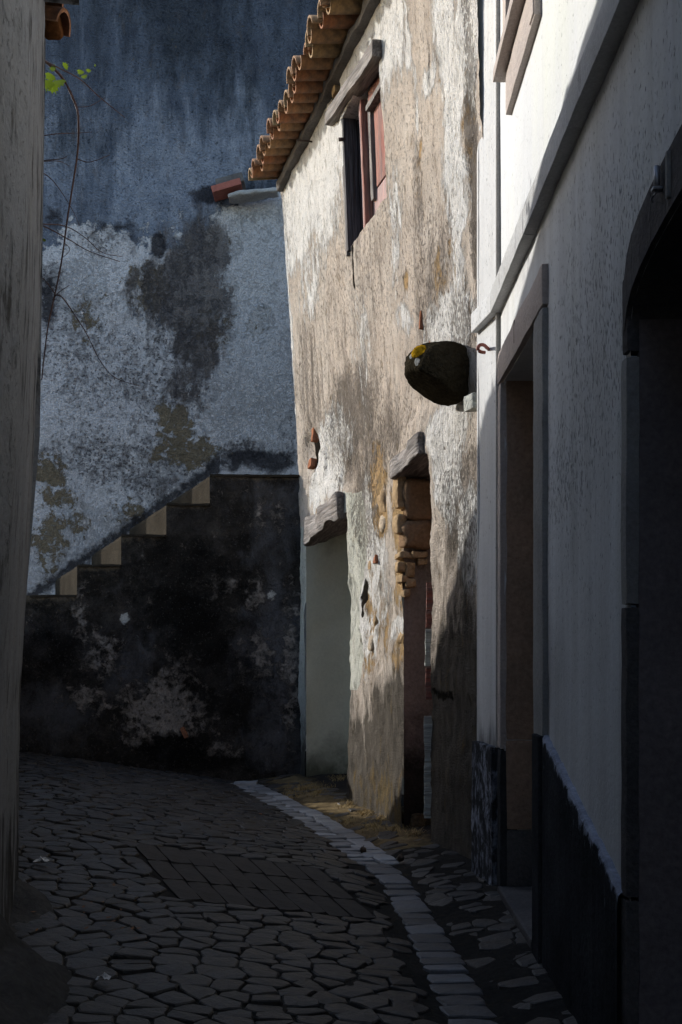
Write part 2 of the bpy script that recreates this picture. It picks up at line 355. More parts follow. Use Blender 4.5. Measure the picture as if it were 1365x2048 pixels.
def block(name, c, ex, ey, ez, size, mat, par=None, bev=.006, cuts=0, amp=0., nsc=8., seed=0, rnd=.15, attrs=None, taper=None):
    """rounded, roughened block; ex, ey, ez = its axes, size = full lengths; origin at its centre"""
    ex, ey, ez = [Vector(v).normalized() for v in (ex, ey, ez)]
    bm = bmesh.new(); bmesh.ops.create_cube(bm, size=1)
    for v in bm.verts: v.co = Vector([v.co[k]*size[k] for k in range(3)])
    if cuts:
        big = max(size); 
        for ax in range(3):
            L = size[ax]; n = int(cuts*L/big+.5)
            if n > 0:
                es = [e for e in bm.edges if abs((e.verts[0].co-e.verts[1].co)[ax]) > .6*L]
                bmesh.ops.subdivide_edges(bm, edges=es, cuts=n, use_grid_fill=True)
    if bev and not cuts: bmesh.ops.bevel(bm, geom=list(bm.edges), offset=min(bev, min(size)*.3), segments=2, affect='EDGES', profile=.6)
    if amp:
        P = np.array([v.co[:] for v in bm.verts])+seed*3.3
        for k, v in enumerate(bm.verts):
            pass
        D = np.stack([fbm(P, nsc, 4, seed+q*7) for q in range(3)], -1)*2*amp
        if cuts:
            hs_ = np.array(size)/2; Q = P-seed*3.3; r_ = min(size)*rnd
            C_ = np.clip(Q, -(hs_-r_), hs_-r_); E_ = Q-C_; L_ = np.linalg.norm(E_, axis=1); k_ = np.where(L_ > r_, r_/np.maximum(L_, 1e-9), 1)
            D = D+(C_+E_*k_[:, None])-Q
        for k, v in enumerate(bm.verts): v.co += Vector(D[k])
    if taper:
        for v in bm.verts: v.co = taper(v.co)
    bmesh.ops.recalc_face_normals(bm, faces=bm.faces)
    me = bpy.data.meshes.new(name); bm.to_mesh(me); bm.free(); me.materials.append(mat)
    if cuts: me.polygons.foreach_set('use_smooth', [True]*len(me.polygons)); me.set_sharp_from_angle(angle=math.radians(40))
    a = me.attributes.new('rnd', 'FLOAT', 'POINT'); a.data.foreach_set('value', [R.random()]*len(me.vertices))
    if attrs:
        for k_, v_ in attrs.items():
            a = me.attributes.new(k_, 'FLOAT', 'POINT'); a.data.foreach_set('value', [v_]*len(me.vertices))
    o = bpy.data.objects.new(name, me); COL.objects.link(o)
    M = Matrix((ex, ey, ez)).transposed().to_4x4(); M.translation = Vector(c); o.matrix_basis = M
    return parent(o, par)
def tube(name, pts, rad, mat, par=None, n=6):
    pts = [Vector(p) for p in pts]; vs = []; fs = []; m = len(pts)
    for i, p in enumerate(pts):
        d = (pts[min(i+1, m-1)]-pts[max(i-1, 0)]).normalized(); a = d.orthogonal().normalized(); b = d.cross(a)
        r = rad(i/(m-1)) if callable(rad) else rad
        for k in range(n):
            t = 2*math.pi*k/n; vs.append(p+a*r*math.cos(t)+b*r*math.sin(t))
        if i:
            for k in range(n):
                q = (k+1) % n; fs.append(((i-1)*n+k, (i-1)*n+q, i*n+q, i*n+k))
    fs.append(tuple(range(n))[::-1]); fs.append(tuple((m-1)*n+k for k in range(n)))
    return mesh(name, vs, fs, mat, par, True)
def spline(P, n=8):
    P = [Vector(p) for p in P]; out = []
    for i in range(len(P)-1):
        a, b, c, d = P[max(i-1, 0)], P[i], P[i+1], P[min(i+2, len(P)-1)]
        for k in range(n):
            t = k/n; out.append(.5*((2*b)+(c-a)*t+(2*a-5*b+4*c-d)*t*t+(3*b-a-3*c+d)*t**3))
    out.append(P[-1]); return out

# surfaces
S_house = Along(-.318, 9.3, -.2425, (1.3, 1.94, 2.33, 2.87, 3.3, 3.55, 4.2), (0, -.039, -.066, -.097, -.124, -.15, -.19))
S_right = Along(.66, 4.98, .008)
ZB, ZS = 11.2, 9.3
S_back = Facing(ZB); S_back.k = None; S_stair = Facing(ZS); S_stair.k = None
S_left = Along(-1.196, 4.5, -.2, (-.84, -.19, .09, .375, .75, 1.125, 1.69, 2.44, 3.), (0, .007, .024, .041, .06, .077, .09, .099, .105))
def NOI(u, h): return np.stack([u, h, u*0+.37], -1)

# ------------------------------------------------------------------ ground
GZ = [0, 3.2, 3.43, 4.36, 5.33, 6.3, 7.5, 9.2, 12]; GX = [.37, .37, .355, .305, .235, .05, -.256, -.78, -1.6]
def gx(z): return np.interp(z, GZ, GX)
def gh(x, z):
    x = np.asarray(x, float); z = np.asarray(z, float)
    d = gx(z)-x
    up = np.where(d > .1, np.clip(d-.1, 0, 1.5)*.125*np.clip((z-1)/4, .5, 1.1), 0)
    rt = np.where(d < -.1, np.clip(-d-.1, 0, .5)*.13, 0)
    return -1.0+up+rt-.02*np.exp(-(d/.1)**2)
xs = np.concatenate([np.linspace(-60, -3.6, 20), np.linspace(-3.5, 1.2, 160), np.linspace(1.4, 60, 20)])
zs = np.concatenate([np.linspace(-60, .5, 30), np.linspace(.7, 12, 330), np.linspace(12.5, 80, 20)])
X, Z = np.meshgrid(xs, zs, indexing='ij'); x, z = X.ravel(), Z.ravel()
near = (x > -3.6) & (x < 1.3) & (z > .5) & (z < 12.2)
hh = gh(x, z)-.009+near*fbm(np.stack([x, z, x*0], -1), 7, 4)*.010
dry = np.clip(1.2-np.abs(x-(S_house.x0-.2425*(z-9.3))+.14)/.2, 0, 1)*(z > 6.0)*(z < 9.3)
nx, nz = len(xs), len(zs)
fs = [(i*nz+j, (i+1)*nz+j, (i+1)*nz+j+1, i*nz+j+1) for i in range(nx-1) for j in range(nz-1)]
gr = mesh('ground', np.stack([x, z, hh+EYE], -1), fs, M_dirt, None, True, {'dry': dry}); tag(gr, 'dark earth between and beside the cobbles', kind='structure')
street = tag(empty('cobbled_street', (0, 3, 0)), 'dark cobbled lane between the houses', kind='structure')

def clip(poly, a, b):       # keep the side of the bisector nearer a
    mx, my = (a[0]+b[0])/2, (a[1]+b[1])/2; nx_, ny_ = b[0]-a[0], b[1]-a[1]; out = []
    for i in range(len(poly)):
        p, q = poly[i], poly[(i+1) % len(poly)]
        dp = (p[0]-mx)*nx_+(p[1]-my)*ny_; dq = (q[0]-mx)*nx_+(q[1]-my)*ny_
        if dp <= 0: out.append(p)
        if dp*dq < 0: t = dp/(dp-dq); out.append((p[0]+(q[0]-p[0])*t, p[1]+(q[1]-p[1])*t))
    return out
def stone_geo(poly, lift, rn, gap=.0014, thick=.05, jit=.0035, tilt=.05, ins=(.975, .9)):
    """one paving stone from its outline; returns local verts/faces and centre"""
    cx = sum(p[0] for p in poly)/len(poly); cy = sum(p[1] for p in poly)/len(poly)
    ring = []
    for i in range(len(poly)):
        a, b = poly[i], poly[(i+1) % len(poly)]
        L = math.hypot(a[0]-b[0], a[1]-b[1]); m = 2 if L > .04 else 1
        for k in range(m):
            t = k/m if k else .08
            ring.append((a[0]+(b[0]-a[0])*t-cx+rn.uniform(-jit, jit), a[1]+(b[1]-a[1])*t-cy+rn.uniform(-jit, jit)))
    rr = max(.02, sum(math.hypot(*p) for p in ring)/len(ring)); s0 = 1-gap/rr
    n = len(ring); tx, ty = rn.uniform(-tilt, tilt), rn.uniform(-tilt, tilt); vs = []
    for (s, dz) in ((s0, -thick), (s0, -.012), (s0*ins[0], -.004), (s0*ins[1], -.0005)):
        for p in ring: vs.append((p[0]*s, p[1]*s, dz+p[0]*tx+p[1]*ty+(rn.uniform(-.0015, .0015) if dz > -.02 else 0)))
    vs.append((0, 0, .001)); fs = []
    for k in range(3):
        for i in range(n): j = (i+1) % n; fs.append((k*n+i, k*n+j, (k+1)*n+j, (k+1)*n+i))
    for i in range(n): fs.append((3*n+i, 3*n+(i+1) % n, 4*n))
    return vs, fs, (cx, cy, float(gh(cx, cy))+EYE+lift)
def slope_rot(cx, cy):
    e = .03; a = (float(gh(cx+e, cy))-float(gh(cx-e, cy)))/(2*e); b = (float(gh(cx, cy+e))-float(gh(cx, cy-e)))/(2*e)
    return a, b
PAD = np.array([(-.93, 5.35), (-.10, 5.35), (.135, 4.42), (-.60, 4.42)])
def in_pad(x, z, m=0):
    if not (4.42-m < z < 5.35+m): return False
    t = (z-4.42)/.93
    return -.60-.33*t-m < x < .135-.235*t+m
rn = random.Random(5); sites = []
z = 2.2; row = 0
while z < 9.6:
    dz = .078*rn.uniform(.85, 1.15)
    x = -3.0+(row % 2)*.08
    while x < 1.0:
        w = rn.uniform(.08, .15); sites.append((x+w/2+rn.uniform(-.02, .02), z+rn.uniform(-.024, .024)+.05*math.sin(x*2.2+z))); x += w
    z += dz; row += 1
cob = []
SA = np.array(sites)
for i, s in enumerate(sites):
    g = float(gx(s[1])); d = s[0]-g
    right_lim = .66 if s[1] < 4.9 else S_house.x0-.2425*(s[1]-9.3)
    if s[0] > right_lim+.02 or s[0] < -.30*s[1]+.0-.25: continue
    if abs(d) < .10 and s[1] < 8.9: continue
    if in_pad(s[0], s[1], -.0) or s[1] > 9.36: continue
    dd = np.hypot(SA[:, 0]-s[0], SA[:, 1]-s[1]); nb = [j for j in np.argsort(dd)[1:15]]
    poly = [(s[0]-.2, s[1]-.2), (s[0]+.2, s[1]-.2), (s[0]+.2, s[1]+.2), (s[0]-.2, s[1]+.2)]
    for j in nb: poly = clip(poly, s, sites[j])
    # stop at the gutter run and at the slab patch
    c = []
    for p in poly:
        x_, z_ = p; g_ = float(gx(z_))
        if z_ < 9.1:
            if d < 0: x_ = min(x_, g_-.075)
            else: x_ = max(x_, g_+.075)
        c.append((x_, z_))
    if in_pad(s[0], s[1], .15):
        q = []
        for (x_, z_) in c:
            if in_pad(x_, z_, .01):
                t = (z_-4.42)/.93; L = -.61-.33*t; Rr = .145-.235*t
                o = [(abs(x_-L), (L, z_)), (abs(x_-Rr), (Rr, z_)), (abs(z_-4.41), (x_, 4.41)), (abs(z_-5.36), (x_, 5.36))]
                x_, z_ = min(o)[1]
            q.append((x_, z_))
        c = q
    if len(c) < 3: continue
    A = abs(sum(c[k][0]*c[(k+1) % len(c)][1]-c[(k+1) % len(c)][0]*c[k][1] for k in range(len(c))))/2
    if A < .0013: continue
    right = d > 0
    if right and rn.random() < (.25 if s[1] < 5.6 else .55): continue
    cob.append((s[1], c, right))
cob.sort(key=lambda q: q[0])
vis = [q for q in cob if abs((sum(p[0] for p in q[1])/len(q[1]))/q[0]+.03) < .29 and q[0] > 2.9]
pick = set(id(q) for q in vis[:300])
BV, BF, BR = [], [], []
for q in cob:
    lift = rn.uniform(-.004, .005) if not q[2] else rn.choice([rn.uniform(-.008, -.002), rn.uniform(-.016, -.004)])
    vs, fs, c = stone_geo(q[1], lift, rn, tilt=.07); a, b = slope_rot(c[0], c[1]); r_ = rn.random()
    vs = [(v[0], v[1], v[2]+v[0]*a+v[1]*b) for v in vs]
    if id(q) in pick:
        mesh('cobble', vs, fs, M_cob, street, False, {'rnd': [r_]*len(vs)}, Matrix.Translation(c))
    else:
        k = len(BV); BV += [(v[0]+c[0], v[1]+c[1], v[2]+c[2]) for v in vs]; BF += [tuple(i+k for i in f) for f in fs]; BR += [r_]*len(vs)
o = mesh('distant_cobbles', BV, BF, M_cob, street, False, {'rnd': BR}); o['kind'] = 'stuff'
# gutter run
zc = 2.6
while zc < 9.1:
    L = rn.uniform(.065, .125)*(1.15 if zc < 5.5 else 1.); zm = zc+L/2; g0, g1 = float(gx(zc)), float(gx(zc+L))
    w = .072+rn.uniform(-.008, .008) if zc < 5.6 else .12
    sk = rn.uniform(-.012, .012)
    if zc < 5.6: P_ = [[(g0-w, zc+sk), (g0+w, zc-sk), (g1+w, zc+L-sk), (g1-w, zc+L+sk)]]
    else:
        m0 = rn.uniform(-.03, .03)
        P_ = [[(g0-w, zc+sk), (g0+m0, zc), (g1+m0, zc+L), (g1-w, zc+L+sk)], [(g0+m0, zc), (g0+w, zc-sk), (g1+w, zc+L-sk), (g1+m0, zc+L)]]
    for P1 in P_:
        vs, fs, c = stone_geo(P1, rn.uniform(-.004, .004)+.006, rn, gap=.003, jit=.005, tilt=.05); a, b = slope_rot(c[0], c[1])
        vs = [(v[0], v[1], v[2]+v[1]*b) for v in vs]
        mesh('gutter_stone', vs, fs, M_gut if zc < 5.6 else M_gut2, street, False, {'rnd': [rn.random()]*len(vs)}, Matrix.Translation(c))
    zc += L
# slab patch
nc, nr = 8, 3
for i in range(nc):
    for j in range(nr):
        def Q(a, b):
            b = b/nr; a = a/nc; zz = 4.42+.93*b; return (-.60-.33*b+a*(.735+.095*b), zz)
        o_ = .0
        vs, fs, c = stone_geo([Q(i, j), Q(i+1, j), Q(i+1, j+1), Q(i, j+1)], rn.uniform(-.0015, .0015), rn, gap=.0002, jit=.0012, tilt=.004, ins=(.992, .985))
        a, b = slope_rot(c[0], c[1]); vs = [(v[0], v[1], v[2]+v[0]*a+v[1]*b) for v in vs]
        mesh('paving_slab', vs, fs, M_slab, street, False, {'rnd': [.35+.25*rn.random()]*len(vs)}, Matrix.Translation(c))

# ------------------------------------------------------------------ tall back wall
bw = empty('tall_rendered_wall', (-1, ZB, 0), 'tall shaded wall of peeling blue grey and white plaster behind the stone steps', 'wall')
def m_back(u, h):
    y = HY-h*F/ZB; x_ = CX+u*F/ZB
    nn = fbm(NOI(u, h), 1.3, 5, 301); wh = np.clip((y-445+nn*190)/90, -1.2, 1.)
    wh = np.where(x_ > 400, np.maximum(wh, np.clip((y-388-.25*np.clip(560-x_, 0, 200))/40, -1, 1)*np.clip((x_-385)/60, 0, 1)), wh)
    wh += blob(S_back, u, h, [(510, 600, 110, 240, .8), (500, 760, 120, 60, .6), (490, 830, 80, 50, .5), (170, 540, 70, 80, .5), (130, 1120, 80, 50, .5), (200, 1060, 90, 60, .5), (330, 960, 60, 40, .3), (490, 540, 90, 120, .5)])
    br0 = blob(S_back, u, h, [(395, 545, 60, 100, 1.), (395, 660, 52, 90, 1.), (330, 600, 60, 70, .7)])
    gr_ = blob(S_back, u, h, [(170, 700, 130, 160, .52), (330, 760, 150, 130, .56), (250, 920, 200, 70, .62), (300, 970, 60, 40, .75), (130, 900, 70, 60, .5), (480, 905, 60, 30, .85), (200, 480, 50, 40, .6), (110, 560, 30, 60, .6), (575, 880, 24, 90, .5)])
    wh = wh-.9*np.clip(br0, 0, 1); oc = blob(S_back, u, h, [(350, 850, 34, 36, .95), (95, 950, 40, 40, .8), (155, 1050, 28, 26, .9), (95, 1085, 40, 60, .85), (120, 1000, 40, 25, .7), (520, 640, 28, 26, .75), (535, 625, 8, 12, .9), (375, 900, 70, 30, .8), (475, 490, 20, 22, .5), (300, 580, 40, 60, .55), (260, 1030, 50, 30, .6), (180, 640, 60, 60, .42), (430, 660, 40, 60, .5)])
    br = blob(S_back, u, h, [(395, 545, 60, 100, 1.5), (395, 660, 52, 90, 1.25), (330, 600, 62, 70, .9), (375, 770, 40, 60, .8), (300, 560, 40, 40, .7), (420, 640, 34, 60, 1.)])
    st = blob(S_back, u, h, [(430, 392, 42, 18, 1.2), (318, 492, 13, 24, 1.6), (240, 455, 14, 9, .8), (205, 450, 10, 9, .8), (265, 470, 22, 40, .5), (500, 920, 70, 20, .9), (540, 925, 50, 22, 1.), (100, 600, 20, 60, .8), (480, 925, 60, 22, .7), (110, 440, 24, 30, .6)])
    # shadow line painted on the wall just above the flight of steps
    yl = 1241-.7*x_; st += np.clip(1.1-np.abs(y-yl+4)/26, 0, 1)*(x_ < 440)*.85
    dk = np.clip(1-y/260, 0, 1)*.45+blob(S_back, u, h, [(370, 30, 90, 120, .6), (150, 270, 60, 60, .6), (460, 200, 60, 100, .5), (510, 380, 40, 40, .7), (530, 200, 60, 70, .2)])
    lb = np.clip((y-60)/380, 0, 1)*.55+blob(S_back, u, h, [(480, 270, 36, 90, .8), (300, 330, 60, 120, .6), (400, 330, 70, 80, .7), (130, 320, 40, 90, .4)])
    return dict(wh=wh, gr=gr_, oc=oc, br=br, st=st, dk=dk, lb=lb)
def d_back(u, h):
    P = NOI(u, h); y = HY-h*F/ZB
    return fbm(P, 1.2, 3, 3)*.08+fbm(P, 9, 4, 5)*.025*np.clip(1.3-(y-300)/300, .35, 1)
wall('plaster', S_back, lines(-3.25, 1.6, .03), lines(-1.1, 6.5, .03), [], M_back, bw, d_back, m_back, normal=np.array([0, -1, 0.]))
block('wall_core', B(-.8, ZB+.3, 2.7), (1, 0, 0), (0, 1, 0), (0, 0, 1), (4.85, .42, 7.55), M_back, bw, 0)
M_lmort = layered('pale_ledge_mortar', (.5, .48, .46), (.36, .35, .34), [dict(const=.1, scale=14, amp=3., w=.3, A=(.09, .085, .08), B=(.2, .19, .18), op=.8)], fine=50, bump=.02)
# little tiled ledge tucked under the old roof
lz = 10.95
p0, p1 = Vector(((424-CX)/F*lz, lz, (HY-380)/F*lz+EYE)), Vector(((482-CX)/F*lz, lz, (HY-363)/F*lz+EYE))
ax = (p1-p0); L = ax.length; ay = Vector((0, 1, 0)); az = ax.normalized().cross(ay)
block('ledge_tile', (p0+p1)/2+Vector((0, .1, 0)), ax, ay, az, (L, .24, .06), plain('red_ledge_tile', (.42, .13, .09), .8), bw, .006)
block('ledge_mortar', (p0+p1)/2+Vector((.03, .12, .06)), ax, ay, az, (L*.95, .22, .09), M_conc, bw, .01, cuts=8, amp=.006)
q0, q1 = Vector(((455-CX)/F*lz, lz, (HY-385)/F*lz+EYE)), Vector(((556-CX)/F*lz, lz, (HY-370)/F*lz+EYE))
block('ledge_soffit', (q0+q1)/2+Vector((0, .12, -.015)), q1-q0, ay, (q1-q0).normalized().cross(ay), ((q1-q0).length, .2, .045), M_lmort, bw, .01, cuts=16, amp=.02, rnd=.4)

# ------------------------------------------------------------------ stone steps
sw = empty('stone_steps', (-1.4, ZS, 0), 'flight of blackened stone steps climbing right against the tall wall', 'steps')
nos = [(420, 950), (333, 1008), (243, 1070), (155, 1130), (60, 1191)]
prof = []
tops = [((px-CX)/F*ZS, (HY-py)/F*ZS) for px, py in nos]
xr = -.3
us = lines(-2.62, xr, .028, [t[0] for t in tops]); hsv = lines(-1.15, tops[0][1], .028, [t[1] for t in tops])
def m_stair(u, h):
    y = HY-h*F/ZS; x_ = CX+u*F/ZS
    topy = np.select([x_ >= 419, x_ >= 332, x_ >= 242, x_ >= 154], [950, 1008, 1070, 1130], 1191)
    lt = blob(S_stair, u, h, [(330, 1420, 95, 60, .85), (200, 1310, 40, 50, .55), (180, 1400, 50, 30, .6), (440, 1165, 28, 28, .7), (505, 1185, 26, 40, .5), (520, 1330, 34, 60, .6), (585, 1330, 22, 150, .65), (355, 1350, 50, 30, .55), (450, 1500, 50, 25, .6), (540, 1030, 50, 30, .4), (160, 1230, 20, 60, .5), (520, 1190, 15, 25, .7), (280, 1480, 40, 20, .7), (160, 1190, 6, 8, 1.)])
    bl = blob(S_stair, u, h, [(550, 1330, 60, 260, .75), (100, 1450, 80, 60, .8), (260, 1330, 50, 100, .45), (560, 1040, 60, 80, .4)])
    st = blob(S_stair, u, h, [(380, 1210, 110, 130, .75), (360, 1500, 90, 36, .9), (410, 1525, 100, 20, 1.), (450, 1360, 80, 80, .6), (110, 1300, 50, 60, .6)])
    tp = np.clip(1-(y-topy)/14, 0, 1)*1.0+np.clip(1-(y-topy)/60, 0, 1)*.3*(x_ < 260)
    wt = blob(S_stair, u, h, [(250, 1233, 9, 9, 1.3), (545, 1190, 9, 10, .9)])
    return dict(lt=lt, bl=bl, st=st, tp=tp, wt=wt)
ops = []
# cells above the stepped outline are cut away
ends = [xr]+[t[0] for t in tops[:-1]]
for (t, e) in list(zip(tops, ends))[1:]:
    ops.append((-3.0 if t is tops[-1] else t[0], e, t[1], 9, 0))
ops.append((-3.0, tops[-2][0], tops[-1][1], 9, 0))
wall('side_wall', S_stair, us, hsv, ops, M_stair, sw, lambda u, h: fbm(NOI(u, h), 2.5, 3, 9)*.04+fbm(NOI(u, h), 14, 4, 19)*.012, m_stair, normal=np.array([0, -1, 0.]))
KR = -.33
for i, (tx, th) in enumerate(tops):
    xl = tx; xe = ends[i]; nh_ = tops[i+1][1] if i < 4 else -1.1
    y0, y1 = ZS+.012, ZB
    a0 = Vector((xl, y0, th+EYE)); b0 = Vector((xe, y0, th+EYE)); a1 = Vector((xl+KR*(y1-y0), y1, th+EYE)); b1 = Vector((xe+(KR*(y1-y0) if i else 0), y1, th+EYE))
    dn = Vector((0, 0, -(th-nh_)))
    # tread slab with slightly uneven worn edge
    N = 14; vs = []
    for k in range(N+1):
        t = k/N; w_ = rn.uniform(-.008, .006)
        pa = a0.lerp(a1, t); pb = b0.lerp(b1, t)
        vs += [pa+dn*1.05+Vector((.0, 0, 0)), pa+Vector((w_*.3, 0, -.03)), pa+Vector((.012, 0, w_*.5)), pb+Vector((0, 0, 0))]
    fs = []
    for k in range(N):
        for q in range(3): a = k*4+q; fs.append((a, a+1, a+5, a+4))
    st_ = mesh('step', vs, fs, M_riser, sw, False)
    # nosing on the street side, a little proud of the side wall
    Lx = xe-xl
    block('coping', B(xl+Lx/2, ZS+.006, th-.006), (1, 0, 0), (0, 1, 0), (0, 0, 1), (Lx-.004, .05, .02), M_riser, sw, .004, cuts=int(10+Lx*20), amp=.008, nsc=14, seed=i)
block('core', B(-.75, (ZS+ZB)/2+.02, -.1), (1, 0, 0), (0, 1, 0), (0, 0, 1), (.5, 1.8, 2.2), M_stair, sw, 0)
# broken brick drain hole at the foot
hx, hz_ = S_stair.uv(368, 1466)
block('broken_brick', B(hx+.01, ZS-.012, hz_), (.5, 0, -1), (0, 1, 0), (1, 0, .5), (.09, .05, .035), M_brick, sw, .008, cuts=5, amp=.01)
hx, hz_ = S_stair.uv(250, 1233)

# ------------------------------------------------------------------ old house
oh = empty('old_house', tuple(B(.2, 7, -1)), 'old sunlit house with flaking lime render, timber lintels and terracotta eave', 'house')
nH = Vector(S_house.n()); eH = Vector((-.2425, 1, 0)).normalized(); UP = Vector((0, 0, 1))
def PH(px, py, off=0.):
    u, h = S_house.uv(px, py); p = S_house.P(np.array([u]), np.array([h]))[0]; return Vector((p[0], p[1], p[2]+EYE))+nH*off
def zH(px, py): return S_house.uv(px, py)[0]
d1a, d1b = zH(697, 1300), zH(613, 1300); d1t = S_house.uv(655, 1045)[1]
d2a, d2b = zH(861, 1300), zH(808, 1300); d2t = S_house.uv(830, 925)[1]
w1a, w1b = zH(767, 250), zH(692, 370); w1t, w1l = 3.30, 2.50
hTop = 3.56
opsH = [(d1a, d1b, -1.2, d1t, .0), (d2a, d2b, -1.2, d2t, .0), (w1a, w1b, w1l, w1t, .16)]
usH = lines(5.2, 9.3, .017, [d1a, d1b, d2a, d2b, w1a, w1b]); hsH = lines(-1.12, hTop, .017, [d1t, d2t, w1t, w1l])
def warpH(u, h):
    P = NOI(u, h)
    e = np.clip((9.25-u)/.1, 0, 1)*np.clip((hTop-h)/.1, 0, 1)
    du = fbm(P, 5, 3, 31)*.035+fbm(P, 18, 3, 33)*.02; dh = fbm(P, 4, 3, 41)*.05
    calm = 1-.65*np.clip(1.2-np.abs(u-(d1a+d1b)/2)/.8, 0, 1)*(h < d1t+.1)-.7*np.clip(1.3-np.hypot((u-(w1a+w1b)/2)/.5, (h-2.9)/.5), 0, 1)
    return u+du*e*calm, h+dh*e*calm
def d_house(u, h):
    P = NOI(u, h)
    rough = .35+.65*np.clip((1.6-h)/1., 0, 1)
    d = fbm(P, 1.1, 3, 51)*.05+fbm(P*np.array([1, .6, 1]), 6, 4, 53)*.045*rough+fbm(P, 24, 4, 57)*.018*(.4+.6*rough)
    # thick flaking pads of plaster around the bare stone pier between the doors
    pad = np.clip(fbm(P*np.array([1, .55, 1]), 7, 5, 61)*14-.3, -.6, 1)
    zone = blob(S_house, u, h, [(740, 1150, 60, 260, 1.), (660, 930, 70, 110, 1.), (900, 900, 60, 500, .8), (930, 300, 50, 600, .7)])
    d = d+pad*.012*np.clip(zone, 0, 1)
    d -= .05*np.clip(blob(S_house, u, h, [(622, 895, 13, 42, 1.5), (672, 200, 11, 40, 1.5)])-.2, 0, 1)
    d += blob(S_house, u, h, [(845, 880, 45, 50, .03), (655, 1010, 40, 40, .02)])
    return d
def m_house(u, h):
    bb = lambda L: blob(S_house, u, h, L)
    wh = np.full_like(u, .0)+.0
    wh = bb([(640, 250, 75, 190, 1.25), (700, 90, 60, 110, 1.35), (600, 400, 40, 120, .95), (775, 60, 30, 120, .9), (790, 450, 12, 140, .5), (660, 430, 30, 70, .6),
             (905, 300, 22, 330, .85), (935, 60, 24, 130, .95), (900, 650, 50, 70, .95), (895, 850, 34, 70, .9), (655, 930, 34, 90, 1.1), (885, 60, 20, 140, .7),
             (735, 1150, 18, 190, 1.), (760, 1130, 16, 120, .6), (900, 940, 30, 100, .8), (935, 1080, 18, 110, 1.15), (800, 1260, 18, 25, 1.), (690, 880, 24, 50, .6), (810, 640, 14, 50, .6),
             (730, 690, 25, 140, .35), (855, 160, 16, 30, .7), (830, 200, 6, 120, .35), (620, 560, 30, 100, .4), (815, 100, 8, 60, .7), (700, 1210, 8, 60, 1.), (574, 620, 8, 250, .95)])
    wh += .12*np.clip((h-1.5)/2, 0, 1)
    dk = bb([(700, 850, 60, 110, .8), (760, 900, 60, 80, .6), (945, 300, 12, 420, 1.0), (930, 640, 26, 60, .9), (620, 780, 30, 160, .45), (730, 1010, 30, 90, .85), (920, 1000, 40, 120, .7), (860, 620, 30, 90, .5), (880, 520, 30, 120, .4), (560, 300, 14, 200, .3), (700, 560, 120, 200, .25), (840, 450, 14, 250, .4)])
    oc = bb([(758, 960, 14, 60, 1.1), (765, 1030, 12, 40, 1.), (740, 1320, 20, 40, .5), (880, 550, 14, 50, .55), (905, 520, 10, 60, .45), (815, 1150, 26, 60, 1.2), (800, 1300, 26, 40, .6), (740, 1200, 12, 120, .45), (840, 320, 8, 50, .5), (815, 560, 6, 20, .8), (770, 1250, 20, 60, .5), (930, 200, 14, 140, .4), (640, 1040, 24, 20, .7), (800, 1020, 14, 70, .9)])
    y = HY-h*F/u; r = (S_house.P(u, h)[:, 0])/u; x_ = CX+r*F
    pl = np.where((x_ > 690) & (x_ < 726+8*np.sin(y/40.)-np.clip((y-1200)/12, 0, 14)) & (y > 985) & (y < 1380), 1.2, 0)
    pl = np.maximum(pl, np.where((x_ < 616) & (y > 1055) & (y < 1600), 1.2, 0))
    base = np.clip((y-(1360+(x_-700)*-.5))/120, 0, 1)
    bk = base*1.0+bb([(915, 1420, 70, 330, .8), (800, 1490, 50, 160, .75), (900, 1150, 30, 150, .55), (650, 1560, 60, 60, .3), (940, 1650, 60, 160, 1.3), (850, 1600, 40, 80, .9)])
    ms = bb([(780, 1590, 50, 50, .6), (760, 1200, 8, 120, .4), (725, 1590, 30, 40, .4), (815, 1620, 30, 30, .7)])*.85
    ck = np.zeros_like(u)
    def crack(pts, wd):
        nonlocal ck
        q = [S_house.uv(*p) for p in pts]
        for (a, b) in zip(q[:-1], q[1:]):
            au, ah = a; bu, bh_ = b; L2 = (bu-au)**2+(bh_-ah)**2
            t = np.clip(((u-au)*(bu-au)+(h-ah)*(bh_-ah))/L2, 0, 1)
            dd = np.hypot(u-au-t*(bu-au), h-ah-t*(bh_-ah)); ck = np.maximum(ck, np.clip(1.35-dd/wd, 0, 1.3))
    crack([(706, 495), (709, 540), (712, 575)], .022); crack([(668, 110), (669, 150), (671, 170)], .012)
    crack([(727, 1170), (729, 1200), (726, 1230)], .02)
    ck = np.maximum(ck, bb([(623, 900, 7, 34, 1.4), (672, 195, 10, 38, 1.6), (728, 1180, 4, 26, 1.), (885, 1390, 30, 14, .6), (745, 95, 5, 6, 1.)]))
    return dict(wh=wh, dk=dk, oc=oc, pl=pl, bk=bk, ms=ms, ck=ck)
wall('rendered_wall', S_house, usH, hsH, opsH, M_house, oh, d_house, m_house, warpH)
